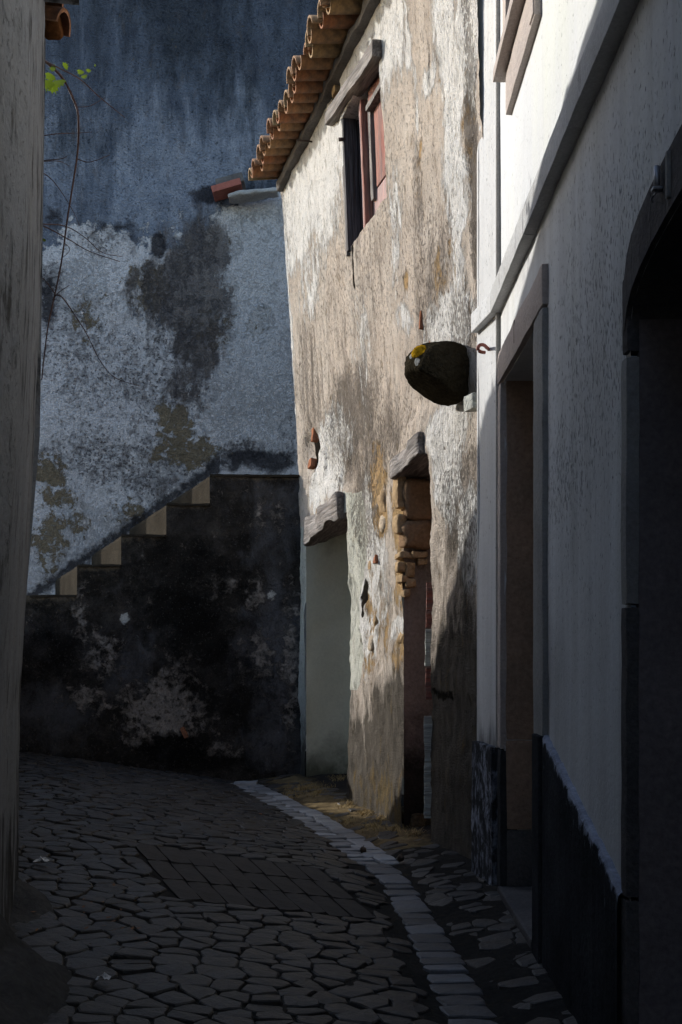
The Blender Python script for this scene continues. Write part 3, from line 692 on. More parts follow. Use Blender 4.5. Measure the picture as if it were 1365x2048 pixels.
# reveals of the two doorways (thick walls): far side faces the viewer
def reveal(name, za, ztop, dep, mat, attrs=None, hb=-1.12, ramp=0, seed=0, shift=.0, px=None):
    us_ = np.linspace(0, dep, 14); hs_ = lines(hb, ztop, .04); U_, H_ = np.meshgrid(us_, hs_, indexing='ij'); u, h = U_.ravel(), H_.ravel()
    x0 = S_house.x0-.2425*(za-9.3); P = np.stack([x0+u*.97, za+u*.236+0*u, h], -1)
    n = np.array([.236, -.97, 0]); d = fbm(np.stack([u, h, u*0+seed], -1), 5, 4, seed)*.03+fbm(np.stack([u, h, u*0+seed], -1), 22, 3, seed)*.008
    w2, _ = warpH(np.full_like(h, za), h); P[:, 1] += (w2-za)*np.clip(1-u/.05, 0, 1)
    P = P+n*d[:, None]*np.clip(u/.04, 0, 1)[:, None]; P[:, 2] += EYE
    m = len(hs_); fs = [(i*m+j, (i+1)*m+j, (i+1)*m+j+1, i*m+j+1) for i in range(13) for j in range(m-1)]
    return mesh(name, P, fs, mat, oh, True, attrs(u, h) if attrs else None)
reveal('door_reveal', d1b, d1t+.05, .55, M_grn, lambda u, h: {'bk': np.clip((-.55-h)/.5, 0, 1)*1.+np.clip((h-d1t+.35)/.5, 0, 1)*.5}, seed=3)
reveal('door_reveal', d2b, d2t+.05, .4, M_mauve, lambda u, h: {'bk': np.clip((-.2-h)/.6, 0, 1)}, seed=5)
# near jambs and soffits (seen only from the side)
for za in (d1a, d2a):
    x0 = S_house.x0-.2425*(za-9.3); t_ = d1t if za == d1a else d2t
    block('near_jamb', Vector((x0+.27, za+.04, (t_-1.12)/2+EYE)), (1, .25, 0), (-.25, 1, 0), UP, (.5, .03, t_+1.15), M_house, oh, .01)
for (a, b, t_) in ((d1a, d1b, d1t), (d2a, d2b, d2t)):
    zm = (a+b)/2; x0 = S_house.x0-.2425*(zm-9.3)
    block('soffit', Vector((x0+.33, zm, t_+.06+EYE)), eH, -nH, UP, (b-a+.15, .55, .1), M_dwood, oh, .01)
    block('door_leaf', Vector((x0+.50 if t_ == d1t else x0+.24, zm, t_/2-.56+EYE)), eH, -nH, UP, (b-a+.1, .04, t_+1.15), M_red if t_ == d2t else M_brownp, oh, .004)
# ashlar and rubble stones in the second doorway
x0 = S_house.x0-.2425*(d2b-9.3)
def jst(px, py, w, hh_, seed, mat=M_oche, dep=.14, name='jamb_stone'):
    h = (HY-py)/F*d2b; xx = (px-CX)/F*d2b
    return block(name, Vector((xx, d2b+.02, h+EYE)), (1, .2, 0), (-.2, 1, 0), UP, (w, dep, hh_), mat, oh, 0, cuts=9, amp=.02, nsc=9, seed=seed, rnd=.25)
M_jam = layered('brown_jamb_ashlar', (.3, .2, .125), (.22, .145, .09), [dict(const=0, scale=8, amp=2.4, w=.5, A=(.14, .1, .07), B=(.36, .26, .17), op=.75, hgt=.3)], fine=45, bump=.03)
jst(834, 1000, .165, .225, 1, M_jam); jst(832, 1070, .17, .155, 2, M_jam)
for k, (px, py, w, hh_) in enumerate([(800, 985, .05, .17), (800, 1050, .055, .11), (812, 1112, .10, .04), (836, 1108, .09, .035), (803, 1133, .06, .06), (818, 1140, .055, .07), (806, 1158, .05, .04), (820, 1168, .06, .045), (812, 1186, .04, .04), (842, 1124, .06, .03)]):
    jst(px, py, w, hh_, 10+k, M_oche, .1)
M_pale = layered('pale_rubble_stone', (.5, .42, .32), (.4, .33, .25), [dict(const=0, scale=14, amp=2.4, w=.4, A=(.25, .21, .16), B=(.6, .55, .47), op=.7, hgt=.3)], fine=50, bump=.03)
# bare stones showing in the pier
for k, (px, py, w, hh_) in enumerate([(755, 950, .13, .11), (762, 1000, .14, .15), (763, 1045, .11, .09), (742, 1130, .09, .07), (748, 1235, .07, .09), (742, 1285, .07, .08), (803, 1275, .09, .07), (645, 1015, .22, .05), (628, 1032, .14, .05)]):
    p = PH(px, py, -.026); block('exposed_stone', p, eH, -nH, UP+eH*R.uniform(-.3, .3), (w*1.15, .06, hh_*1.2), [M_oche, M_oche, M_pale][k % 3], oh, 0, cuts=8, amp=.028, nsc=9, seed=30+k, rnd=.49)
for k, (px, py, w, hh_) in enumerate([(627, 870, .07, .10), (622, 928, .1, .07), (752, 1120, .07, .05), (862, 690, .05, .03), (845, 640, .02, .1)]):
    block('broken_brick', PH(px, py, -.012), eH, -nH, (UP+eH*.3), (w, .05, hh_), M_brick, oh, 0, cuts=5, amp=.012, nsc=11, seed=60+k)
for k, (px, py) in enumerate([(671, 182), (676, 205), (672, 222)]):
    block('broken_brick', PH(px, py, -.012), eH, -nH, UP, (.10, .05, .055), M_oche, oh, 0, cuts=5, amp=.015, seed=70+k)
# broken painted edge beside the narrow door
def strip(name, pts, mat, off):
    vs = []; 
    for (xa_, xb_, y_) in pts: vs += [PH(xa_, y_, off), PH(xb_, y_, off), PH(xb_, y_, off-.03)]
    fs = []
    for i in range(len(pts)-1):
        for q in range(2): a = i*3+q; fs.append((a, a+1, a+4, a+3))
    return mesh(name, vs, fs, mat, oh)
def ys(y0, y1, xl, xr_, j, n=26): return [(xl, xr_+R.uniform(-j, j)+(y_-y0)/(y1-y0)*2, y_) for y_ in np.linspace(y0, y1, n)]
def door_bit(name, y0, y1, xa_, xb_, mat, seed):
    z_ = d2a+.035; x0_, x1_ = (xa_-CX)/F*z_, (xb_-CX)/F*z_; h0_, h1_ = (HY-y1)/F*z_, (HY-y0)/F*z_
    block(name, B((x0_+x1_)/2, z_, (h0_+h1_)/2), (1, 0, 0), (0, 1, 0), UP, (x1_-x0_, .02, h1_-h0_), mat, oh, 0, cuts=24, amp=.006, nsc=14, seed=seed, rnd=.1)
door_bit('pale_door_edge', 1432, 1636, 849, 868, M_paleb, 1); door_bit('pale_door_patch', 1258, 1332, 851, 866, M_paleb, 2)
door_bit('red_door_edge', 1165, 1256, 853, 866, M_red, 3); door_bit('red_door_edge', 1334, 1400, 852, 866, M_red, 4)
# timber lintels
def lintel(name, pa, pb, th, dep, off, seed, amp=.02, mat=M_beam, par=oh):
    a, b = PH(*pa, off), PH(*pb, off); ax = b-a
    return block(name, (a+b)/2, ax, -nH, ax.cross(-nH), (ax.length, dep, th), mat, par, 0, cuts=36, amp=amp, nsc=5, seed=seed)
lintel('door_lintel', (622, 1068), (693, 1012), .16, .22, -.035, 1, .04)
lintel('door_lintel', (800, 942), (858, 886), .12, .2, -.04, 2, .03)
# window with timber lintel, plank reveal, red shutters
win = empty('window', tuple(PH(730, 300))); parent(win, oh)
a = PH(664, 240, .0); b = PH(764, 96, .0); ax = b-a
block('lintel_beam', (a+b)/2, ax, -nH, ax.cross(-nH), (ax.length, .1, .095), M_beam, win, 0, cuts=30, amp=.012, nsc=6, seed=4)
def PW(z, h, dep): # point in the window recess
    p = S_house.P(np.array([z]), np.array([h]))[0]; return Vector((p[0], p[1], p[2]+EYE))-nH*dep
def wbox(name, z0, z1, h0, h1, d0, d1, mat, seed=0, amp=.003, cuts=10, par=win):
    p = PW((z0+z1)/2, (h0+h1)/2, (d0+d1)/2); lean = PW(z0, h1, 0)-PW(z0, h0, 0)
    return block(name, p, lean, -nH, lean.cross(-nH), (lean.length, abs(d1-d0), abs(z1-z0)), mat, par, 0, cuts=cuts, amp=amp, nsc=9, seed=seed)
dW = .15
wbox('jamb_plank', w1b-.035, w1b+.0, w1l-.03, w1t+.02, -.012, .075, M_dwood, 5); wbox('jamb_plank', w1b-.03, w1b+.005, w1l+.0, w1t, .077, .17, M_dwood, 6)
wbox('jamb_post', w1b+.0, w1b+.03, w1l-.05, w1t, -.012, .02, M_beam, 7, .006)
wbox('jamb_plank', w1a, w1a+.03, w1l, w1t, .02, .15, M_dwood, 8)
wbox('shutter_stile', w1b-.12, w1b-.075, w1l+.06, w1t-.02, .10, .135, M_red, 9); wbox('shutter_stile', w1b-.30, w1b-.22, w1l-.02, w1t, .04, .075, M_pink, 10, .004)
wbox('shutter_edge', w1b-.33, w1b-.303, w1l-.04, w1t-.02, .02, .075, M_red, 11, .004)
wbox('meeting_post', w1b-.42, w1b-.37, w1l+.15, w1t-.03, .05, .10, M_beam, 12, .004)
wbox('shutter_panel', w1a+.03, w1b-.43, w1l+.22, w1t-.13, .075, .10, M_red, 13)
wbox('shutter_panel', w1a+.03, w1b-.34, w1l+.0, w1l+.215, .07, .105, M_pink, 14); wbox('shutter_panel', w1b-.22, w1b-.03, w1l, w1l+.12, .10, .13, M_pink, 15)
wbox('shutter_rail', w1a+.03, w1b-.40, w1t-.125, w1t-.09, .04, .11, M_beam, 16); wbox('shutter_rail', w1a+.03, w1b-.40, w1t-.09, w1t, .06, .11, M_red, 17)
wbox('window_pane', w1a, w1b, w1l-.02, w1t+.02, .145, .155, M_glass, 18, 0, 0)
# nail and iron hook
tube('nail', [PH(622, 283, -.02), PH(622, 283, .04), PH(622, 283, .10)], .006, M_iron, oh)
tube('iron_hinge', [PH(688, 278, -.01), PH(687, 280, .03)], .012, M_iron, win)
# eave: barrel tiles in channel and cover rows
roof = empty('roof', tuple(B(0, 7.5, 3.7))); parent(roof, oh)
def tile_mesh(rad, L, r2, th, up, rv):
    vs = []; fs = []; n = 8; seg = 3
    for (rr, s_) in ((1, 0), (1, 1)):
        pass
    for li in range(seg+1):
        t = li/seg; ra = rad*(1-t)+r2*t
        for lay in (0, 1):
            r_ = ra-lay*th
            for k in range(n+1):
                a = math.pi*k/n; c = math.cos(a)*r_; s2 = math.sin(a)*r_*(1 if up else -1)
                vs.append((c, L*t, s2))
    m = 2*(n+1)
    for li in range(seg):
        for k in range(n):
            a = li*m+k; b = a+m; fs.append((a, a+1, b+1, b) if up else (a, b, b+1, a+1))
            a = li*m+n+1+k; b = a+m; fs.append((a, b, b+1, a+1) if up else (a, a+1, b+1, b))
        for k in (0, n):
            a = li*m+k; c = a+n+1; fs.append((a, a+m, c+m, c))
    for li in (0, seg):
        for k in range(n): a = li*m+k; fs.append((a, a+1, a+n+2, a+n+1))
    return vs, fs
pitch = .14; out = .25
zt = 9.22; k = 0
while zt > 5.3:
    jit = rn.uniform(-.012, .012); wv = .02*math.sin(zt*2.2)
    base = S_house.P(np.array([zt]), np.array([hTop]))[0]
    for typ in (0, 1):
        vs, fs = tile_mesh(.074 if typ == 0 else .056, .5, .058, .013, typ == 1, 0)
        zz = zt-(.075 if typ else 0)+rn.uniform(-.008, .008); b_ = S_house.P(np.array([zz]), np.array([hTop]))[0]
        o_ = out+jit+rn.uniform(-.028, .02)+(-.012 if typ else .0)
        tip = Vector((b_[0], b_[1], b_[2]+EYE))+nH*o_+UP*((.075 if typ else .055)-o_*pitch*.7+wv+rn.uniform(-.006, .006))
        ydir = (-nH+UP*pitch).normalized(); xdir = (eH+UP*rn.uniform(-.12, .12)+nH*rn.uniform(-.09, .09)).normalized(); zdir = xdir.cross(ydir).normalized(); xdir = ydir.cross(zdir)
        M = Matrix((xdir, ydir, zdir)).transposed().to_4x4(); M.translation = tip
        mesh('roof_tile', vs, fs, M_tile, roof, True, {'rnd': [min(1, max(0, rn.random()*1.1-.1))]*len(vs)}, M)
        # next course up, thinner sight
        M2 = M.copy(); M2.translation = tip+ydir*.36+zdir*.016
        mesh('roof_tile', vs, fs, M_tile, roof, True, {'rnd': [rn.random()]*len(vs)}, M2)
    zt -= rn.uniform(.142, .156); k += 1
c = S_house.P(np.array([7.25]), np.array([hTop]))[0]
block('eave_bedding', Vector((c[0], c[1], c[2]+EYE))+nH*-.0+UP*-.0, eH, -nH, UP, (4.1, .1, .07), M_conc, roof, 0, cuts=90, amp=.02, nsc=9, seed=8)
block('roof_deck', Vector((c[0], c[1], c[2]+EYE))-nH*1.5+UP*.5, eH, (-nH+UP*pitch), UP, (4.1, 2.9, .06), M_conc, roof, 0)
# corner return, end wall and core of the house
p = B(-.318, 9.3, 0)
block('end_wall', Vector((1.38, 9.37, 1.15+EYE-.02)), (1, 0, 0), (0, 1, 0), UP, (3.15, .2, 4.5), M_house, oh, 0)
# ------------------------------------------------------------------ boulder jutting from the wall
uB, hB = S_house.uv(948, 745)
bm = bmesh.new(); bmesh.ops.create_icosphere(bm, subdivisions=5, radius=1)
P = np.array([v.co[:] for v in bm.verts])
P2 = np.sign(P)*np.abs(P)**.85; Q = P2*np.array([.16, .16, .158])                          # local x = out from the wall, y = along, z = up
Q = Q*(1+.2*fbm(P, 1.3, 3, 77)[:, None]+.26*fbm(P, 2.6, 4, 78)[:, None]+.09*fbm(P, 8, 4, 79)[:, None])
# flatter top, cut away underside towards the street
cut = Q[:, 2] < -.03-.55*(.07-Q[:, 0])*0
under = np.clip((Q[:, 0]*.62-Q[:, 2])-.105, 0, 1); Q[:, 0] -= under*.55; Q[:, 2] += under*.6
Q[:, 2] = np.where(Q[:, 2] > .115, .115+(Q[:, 2]-.115)*.3, Q[:, 2])
for v, q in zip(bm.verts, Q): v.co = Vector(q)
me = bpy.data.meshes.new('jutting_boulder'); bm.to_mesh(me); bm.free(); me.materials.append(M_rock)
me.polygons.foreach_set('use_smooth', [True]*len(me.polygons))
px_, hb_ = (880-CX)/F, (HY-745)/F
zb = 5.63; cen = Vector((px_*zb, zb, hb_*zb+EYE))
Mb = Matrix((nH, eH, UP)).transposed().to_4x4(); Mb.translation = cen
def lich(px, py, r):
    best = None; W_ = np.array([(Mb @ Vector(q))[:] for q in Q]); X_ = CX+F*W_[:, 0]/W_[:, 1]; Y_ = HY-F*(W_[:, 2]-EYE)/W_[:, 1]
    d = np.hypot(X_-px, Y_-py)+np.where(W_[:, 1] > zb-.02, 300, 0); i = int(np.argmin(d)); dd = np.linalg.norm(Q-Q[i], axis=1); return np.clip(1.4-dd/r, 0, 1.3)
for nm, L in (('yl', [(834, 700, .045)]), ('gy', [(834, 724, .022), (822, 714, .016), (880, 686, .035)])):
    a_ = me.attributes.new(nm, 'FLOAT', 'POINT'); v = np.zeros(len(Q))
    for l in L: v = np.maximum(v, lich(*l))
    a_.data.foreach_set('value', v.astype(np.float32))
bo = bpy.data.objects.new('jutting_boulder', me); COL.objects.link(bo); bo.matrix_basis = Mb
tag(bo, 'dark mossy boulder with a yellow lichen spot jutting from the sunlit old house wall', 'boulder')
# tail that bonds it into the wall
block('boulder_tail', cen-nH*.16, -nH, eH, UP, (.3, .2, .2), M_rock, bo, 0, cuts=10, amp=.02, seed=5)
# small pale corbel beside it
pc = Vector(((952-CX)/F*5.42, 5.42, (HY-805)/F*5.42+EYE))
cb = block('pale_corbel', pc, nH, eH, UP, (.07, .12, .07), M_paleb, None, 0, cuts=9, amp=.012, nsc=6, seed=3)
tag(cb, 'small rounded pale stone corbel under the boulder beside the white corner', 'corbel')

# ------------------------------------------------------------------ white house on the right
wh_ = empty('white_house', tuple(B(.7, 4, -1)), 'whitewashed house along the right side with stone door frame and dark arch', 'house')
nR = Vector(S_right.n()); eR = Vector((.008, 1, 0)).normalized()
def uR(px): return S_right.uv(px, 1000)[0]
def PR(z, h, off=0.): p = S_right.P(np.array([z]), np.array([h]))[0]; return Vector((p[0], p[1], p[2]+EYE))+nR*off
rda, rdb, rdt = uR(1078), uR(1010), 1.10          # door opening
rdt = S_right.uv(1044, 703)[1]
aa, ab, at_ = .95, uR(1262), .86                   # arch opening
ra, rb, rl = 3.98, 4.58, 2.27                      # upper window
opsR = [(rda, rdb, -1.2, rdt, .42), (aa, ab, -1.2, .72, 0), (ra, rb, rl, 3.4, .16)]
def arch_h(z): # underside of the shallow arch
    t = np.clip((z-aa)/(ab-aa), 0, 1); return .70+.16*np.sin(np.pi*t)**.30
def warpR(u, h):
    inside = (u > aa) & (u < ab); a = arch_h(u)
    top = 1.38
    h2 = np.where(inside & (h >= .72-1e-6) & (h < top), a+(h-.72)/(top-.72)*(top-a), h)
    h2 = np.where(inside & (h < .72-1e-6) & (h > .5), .5+(h-.5)/(.22)*(a-.5), h2)
    P = NOI(u, h); return u+fbm(P, 6, 3, 71)*.006*np.clip((4.95-u)/.1, 0, 1), h2
usR = np.concatenate([lines(-4, 1.6, .2, [aa])[:-1], lines(1.6, 4.98, .02, [rda, rdb, ab, ra, rb])])
hsR = lines(-1.12, 4.6, .03, [rdt, .72, 1.38, rl, 3.4, .5])
def m_right(u, h):
    bb = lambda L: blob(S_right, u, h, L)
    y = HY-h*F/np.maximum(u, .5); x_ = CX+S_right.P(u, h)[:, 0]/np.maximum(u, .5)*F
    yl = np.clip((h-1.45)/.5, 0, 1)*.55*np.clip((x_-1040)/80, 0, 1)+.1
    dm = .28+np.clip((.2-h)/1., 0, 1)*.5+bb([(1180, 900, 60, 300, .35), (1110, 1350, 20, 120, .4), (1180, 1150, 30, 200, .2)])-.3*(h > 1.5)
    sp = np.clip(1-(h-.1)*0, 0, 1)*.30+bb([(1180, 720, 80, 260, .25), (1230, 500, 80, 200, .2), (1130, 950, 40, 120, .3)])-.12*(h > 1.5)-.3*np.clip((-.1-h)/.3, 0, 1)-.4*(u > 3.95)*(h < 1.45)
    bk = np.clip((-.45-h)/.35, 0, 1)*.3+bb([(1010, 1590, 20, 60, .2)])
    return dict(yl=yl, dm=dm, sp=sp, bk=bk)
wall('whitewashed_wall', S_right, usR, hsR, opsR, M_white, wh_, lambda u, h: fbm(NOI(u, h), .9, 3, 81)*.012+fbm(NOI(u, h), 8, 3, 83)*.004, m_right, warpR)
# end pilaster turned a little towards the lane
pa, pb = Vector((.652, 4.965)), Vector((.606, 5.29)); 
class Pil(Surf):
    z0 = 5.1; k = 1
    def solve(s, r, h): kk = (pb.x-pa.x)/(pb.y-pa.y); return (pa.x-kk*pa.y)/(r-kk)
    def to_u(s, r, z): return z
    def P(s, u, h): kk = (pb.x-pa.x)/(pb.y-pa.y); return np.stack([pa.x+kk*(u-pa.y), u, h], -1)
    def n(s): v = np.array([-(pb.y-pa.y), (pb.x-pa.x), 0]); return v/np.linalg.norm(v)
S_pil = Pil()
def m_pil(u, h):
    return dict(yl=0*u, dm=.35+np.clip((-.1-h)/.6, 0, 1)*.5+.15*(h > 1.45), sp=.22+0*u, bk=np.clip((-.25-h)/.3, 0, 1)*.95-blob(S_pil, u, h, [(965, 1590, 16, 60, .6)]))
wall('corner_pilaster', S_pil, lines(4.965, 5.29, .02), lines(-1.12, 4.6, .03), [], M_white, wh_, lambda u, h: fbm(NOI(u, h), 3, 3, 91)*.01, m_pil)
nP = Vector(S_pil.n()); eP = Vector((pb.x-pa.x, pb.y-pa.y, 0)).normalized()
block('pilaster_return', Vector((.72, 5.31, 1.74+EYE)), (1, .1, 0), (-.1, 1, 0), UP, (.235, .03, 5.7), M_white, wh_, 0, attrs=dict(dm=.6, sp=.3, bk=0, yl=0))
block('corner_bead', Vector((.650, 4.972, 1.74+EYE)), (1, 0, 0), (0, 1, 0), UP, (.016, .02, 5.7), M_sstone, wh_, .003)
# string course
M_strg = layered('limewashed_string', (.5, .5, .5), (.4, .4, .39), [dict(const=.12, scale=9, stretch=(1, .4, 1), amp=2.6, w=.4, A=(.2, .19, .18), B=(.32, .3, .26), op=.8, hgt=-.2)], fine=60, bump=.01, grain=.15)
h0, h1 = 1.395, 1.485
z = 4.97
while z > -3:
    L = rn.uniform(.7, .95); o_ = block('string_course', PR(z-L/2, (h0+h1)/2, .012), eR, -nR, UP, (L-.003, .062, h1-h0), M_strg, wh_, 0, cuts=26, amp=.003, nsc=6, seed=int(z*10)+50, rnd=.06); z -= L
c = S_pil.P(np.array([5.128]), np.array([1.44]))[0]
block('string_course', Vector((c[0], c[1], c[2]+EYE))+nP*.008, eP, -nP, UP, (.345, .05, .085), M_white, wh_, .006, attrs=dict(dm=.4, sp=.3, bk=0, yl=0))
# door surround: lintel, jambs of stacked stone, reveal stones
df = empty('door_surround', tuple(PR(4.3, 0))); parent(df, wh_)
o0 = .014
za_, zb_ = uR(1097), uR(1004)
block('lintel', PR((za_+zb_)/2, rdt+.068, o0-.03), eR, -nR, UP, (zb_-za_, .075, .132), M_pstone, df, 0, cuts=30, amp=.004, seed=21)
def jamb(z0, z1, hs_, mats, off, dep=.075):
    for (a, b), m_ in zip(hs_, mats):
        block('jamb_stone', PR((z0+z1)/2, (a+b)/2, off), eR, -nR, UP, (z1-z0-.002, dep, b-a-.004), m_, df, 0, cuts=18, amp=.003, seed=int(a*40)+90)
jamb(za_, rda+.004, [(-.28, rdt-.0), (-1.1, -.28)], [M_sstone, M_dado], o0-.03)
jamb(rdb-.004, zb_, [(-.4, rdt-.0), (-1.1, -.4)], [M_pstone, M_dado], o0-.03)
xr0 = PR(rdb, 0).x
for (a, b, m_) in ((-.36, rdt+.02, M_bstone), (-.72, -.365, M_bstone), (-1.02, -.725, M_dstone)):
    block('reveal_stone', Vector((xr0+.215, rdb+.016, (a+b)/2+EYE)), (1, 0, 0), (0, 1, 0), UP, (.42, .05, b-a+.004), m_, df, 0, cuts=22, amp=.006, nsc=5, seed=int(b*30)+7)
block('threshold', PR((rda+rdb)/2, -1.0, -.18), eR, -nR, UP, (rdb-rda+.02, .42, .1), M_dstone, df, .01)
leaf = block('door_leaf', PR((rda+rdb)/2, rdt/2-.55, -.40), eR, -nR, UP, (rdb-rda, .05, rdt+1.15), M_brownp, wh_, 0)
block('iron_bracket', PR(uR(1040), rdt+.085, .012), eR, -nR, UP, (.016, .02, .085), M_iron, df, .003)
# dado
dz = [(za_-.003, -.27), (ab+.03, -.545)]
N = 34; vs = []; wn = []
for i in range(N+1):
    t = i/N; z_ = dz[0][0]+(dz[1][0]-dz[0][0])*t; ht = dz[0][1]+(dz[1][1]-dz[0][1])*t+R.uniform(-.004, .004)
    th = .022+R.uniform(-.002, .002)
    for (h_, o_, w_) in ((-1.12, th, 0), (-.85, th, .05), (ht-.1, th, .08), (ht-.03, th, .22), (ht-.008, th*.9, .6), (ht, th*.6, 1.), (ht+.002, -.01, .9)):
        vs.append(PR(z_, h_, o_)); wn.append(w_)
fs = [(i*7+j, i*7+j+1, (i+1)*7+j+1, (i+1)*7+j) for i in range(N) for j in range(6)]
mesh('dado', vs, fs, M_dado, wh_, False, {'wn': wn})
block('dado_end', PR(za_+.06, -.70, .008), eR, -nR, UP, (.13, .05, .86), M_dado, wh_, .004, attrs=dict(wn=.1))
c = S_pil.P(np.array([5.128]), np.array([-.75]))[0]
block('pilaster_plinth', Vector((c[0], c[1], -.76+EYE))+nP*.012, eP, -nP, UP, (.34, .04, .72), M_dado, wh_, 0, cuts=20, amp=.006, attrs=dict(wn=.42))
# arch surround of voussoirs and jamb stones
ar = empty('arch_surround', tuple(PR(1.8, .8))); parent(ar, wh_)
zz = (aa+ab)/2-(ab-aa)/2*np.cos(np.pi*np.linspace(0, 1, 18)); zz[0] -= .03; zz[-1] += .02
for i in range(17):
    z0, z1 = zz[i], zz[i+1]; a0, a1 = float(arch_h(z0)), float(arch_h(z1)); w_ = .12
    vs = []
    for off in (.012, -.2):
        for (z_, h_) in ((z0+.0015, a0+.002), (z1-.0015, a1+.002), (z1-.0015, a1+w_), (z0+.0015, a0+w_)): vs.append(PR(z_, h_, off))
    mesh('voussoir', vs, [(0, 1, 2, 3), (7, 6, 5, 4), (0, 4, 5, 1), (1, 5, 6, 2), (2, 6, 7, 3), (3, 7, 4, 0)], M_dstone, ar)
block('springer', PR(ab+.022, .745, -.014), eR, -nR, UP, (.05, .05, .17), M_dstone, ar, 0, cuts=8, amp=.003)
for (a, b) in ((.1, .65), (-.55, .096), (-1.1, -.554)):
    block('jamb_stone', PR(ab+.022, (a+b)/2, -.012), eR, -nR, UP, (.055, .05, b-a), M_sstone if a > -.5 else M_dstone, ar, 0, cuts=14, amp=.003, seed=int(a*9)+20)
xa = PR(ab, 0).x
M_arrev = layered('stained_passage_plaster', (.22, .19, .19), (.16, .14, .14), [dict(const=0., scale=4, stretch=(1, 1, .5), amp=2.3, w=.3, A=(.025, .024, .026), B=(.04, .038, .04), op=.85)], fine=40, bump=.008)
block('passage_side', Vector((xa+.255, ab+.004, -.2+EYE)), (1, 0, 0), (0, 1, 0), UP, (.48, .03, 1.86), M_arrev, wh_, 0, cuts=30, amp=.004)
block('arch_door', PR((aa+ab)/2, -.1, -.5), eR, -nR, UP, (ab-aa+.1, .05, 2.1), M_dwood, wh_, 0)
# upper window
uw = empty('upper_window', tuple(PR(4.2, 2.5))); parent(uw, wh_)
block('window_sill', PR((ra+rb)/2+.01, rl-.022, .0), eR, -nR, UP, (rb-ra+.24, .13, .045), M_pstone, uw, 0, cuts=20, amp=.003)
block('sill_apron', PR((ra+rb)/2-.02, rl-.13, .0), eR, -nR, UP, (rb-ra+.14, .05, .16), M_pstone, uw, 0, cuts=20, amp=.003)
block('window_jamb', PR(ra-.04, rl+.6, .004), eR, -nR, UP, (.08, .05, 1.6), M_pstone, uw, .005); block('window_jamb', PR(rb+.05, rl+.6, .004), eR, -nR, UP, (.09, .05, 1.2), M_pstone, uw, .005)
block('window_frame', PR(rb-.05, 2.85, -.13), eR, -nR, UP, (.09, .04, 1.1), M_brownp, uw, .004); block('window_frame', PR(ra+.05, 2.85, -.13), eR, -nR, UP, (.09, .04, 1.1), M_brownp, uw, .004)
block('window_frame', PR((ra+rb)/2, rl+.045, -.128), eR, -nR, UP, (rb-ra-.18, .04, .08), M_brownp, uw, .004); block('window_frame', PR((ra+rb)/2, 2.85, -.126), eR, -nR, UP, (.05, .04, 1.0), M_brownp, uw, .004)
block('window_pane', PR((ra+rb)/2, 2.85, -.145), eR, -nR, UP, (rb-ra, .01, 1.15), M_glass, uw, 0)
# body of the white house behind the facade, parapet roof
block('house_core', Vector((2.0, 1.2, 1.9+EYE)), (1, 0, 0), (0, 1, 0), UP, (1.4, 8.2, 5.8), M_white, wh_, 0, attrs=dict(dm=.4, sp=0, bk=0, yl=0))
# iron hook on the pilaster
hp = Vector(((958-CX)/F*5.22, 5.22, (HY-697)/F*5.22+EYE)); q = []
for k in range(11):
    a = math.radians(-60+k*26); q.append((math.cos(a), math.sin(a)))
hk = [Vector(((975-CX)/F*5.1, 5.1, (HY-697)/F*5.1+EYE))]
hk = [B((x_-CX)/F*z_, z_, (HY-y_)/F*z_) for (x_, y_, z_) in ((979, 699, 5.12), (974, 695, 5.09), (968, 690, 5.05), (961, 690, 5.03), (957, 694, 5.02), (957, 700, 5.02), (963, 704, 5.02), (970, 705, 5.03))]
hko = tube('iron_hook', spline(hk, 4), .0075, M_rust, None, 8); tag(hko, 'bent rusty iron hook fixed to the white corner beside the boulder', 'hook')
# short conduit clipped on the arch
cd = empty('cable_conduit', tuple(PR(2.36, .93, .03)), 'short grey conduit stub clipped to the stone of the dark arch', 'conduit')
tube('pipe', [PR(2.345, .945, .022), PR(2.342, .895, .022)], .006, M_zinc, cd, 10)
block('clip', PR(2.343, .9, .022), eR, -nR, UP, (.018, .02, .006), M_zinc, cd, .002)
tube('cable', spline([PR(2.342, .895, .022), PR(2.352, .885, .03), PR(2.362, .882, .026)], 4), .002, M_zinc, cd)
block('bracket', PR(2.285, .905, .014), eR, -nR, UP, (.012, .012, .09), M_sstone, cd, .003)

# ------------------------------------------------------------------ left house
lh = empty('left_house', tuple(B(-1.3, 4, -1)), 'grey streaked plaster house edge on the near left', 'house')
class Lf(Along):
    def P(s, u, h):
        x = np.where(u > 3.4, s.x0+s.k*(u-s.z0), s.x0+s.k*(3.4-s.z0)-.02*(3.4-u)); return np.stack([x+s.lean(h), u, h], -1)
S_lf = Lf(S_left.x0, S_left.z0, S_left.k, S_left.hs, S_left.ls)
def m_left(u, h):
    return dict(dk=.12+np.clip((-.3-h)/.5, 0, 1)*.6+np.clip(1.1-np.abs(u-4.2)/.06, 0, 1)*.3+.15*(h > .8))
def d_left(u, h): return fbm(NOI(u, h), 2, 3, 95)*.012+fbm(NOI(u, h), 14, 3, 97)*.005+np.clip((u-4.27)/.01, 0, 1)*.016
wall('streaked_wall', S_lf, np.concatenate([lines(-4, 2.8, .3)[:-1], lines(2.8, 4.5, .02)]), lines(-1.12, 2.46, .03), [(4.02, 4.22, 2.27, 2.40, .12)], M_left, lh, d_left, m_left)
c = S_lf.P(np.array([4.12]), np.array([2.4]))[0]
block('recess_back', Vector((c[0]-.12, 4.12, 2.36+EYE)), (-.2, 1, 0), (1, .2, 0), UP, (.3, .02, .3), M_dwood, lh, 0)
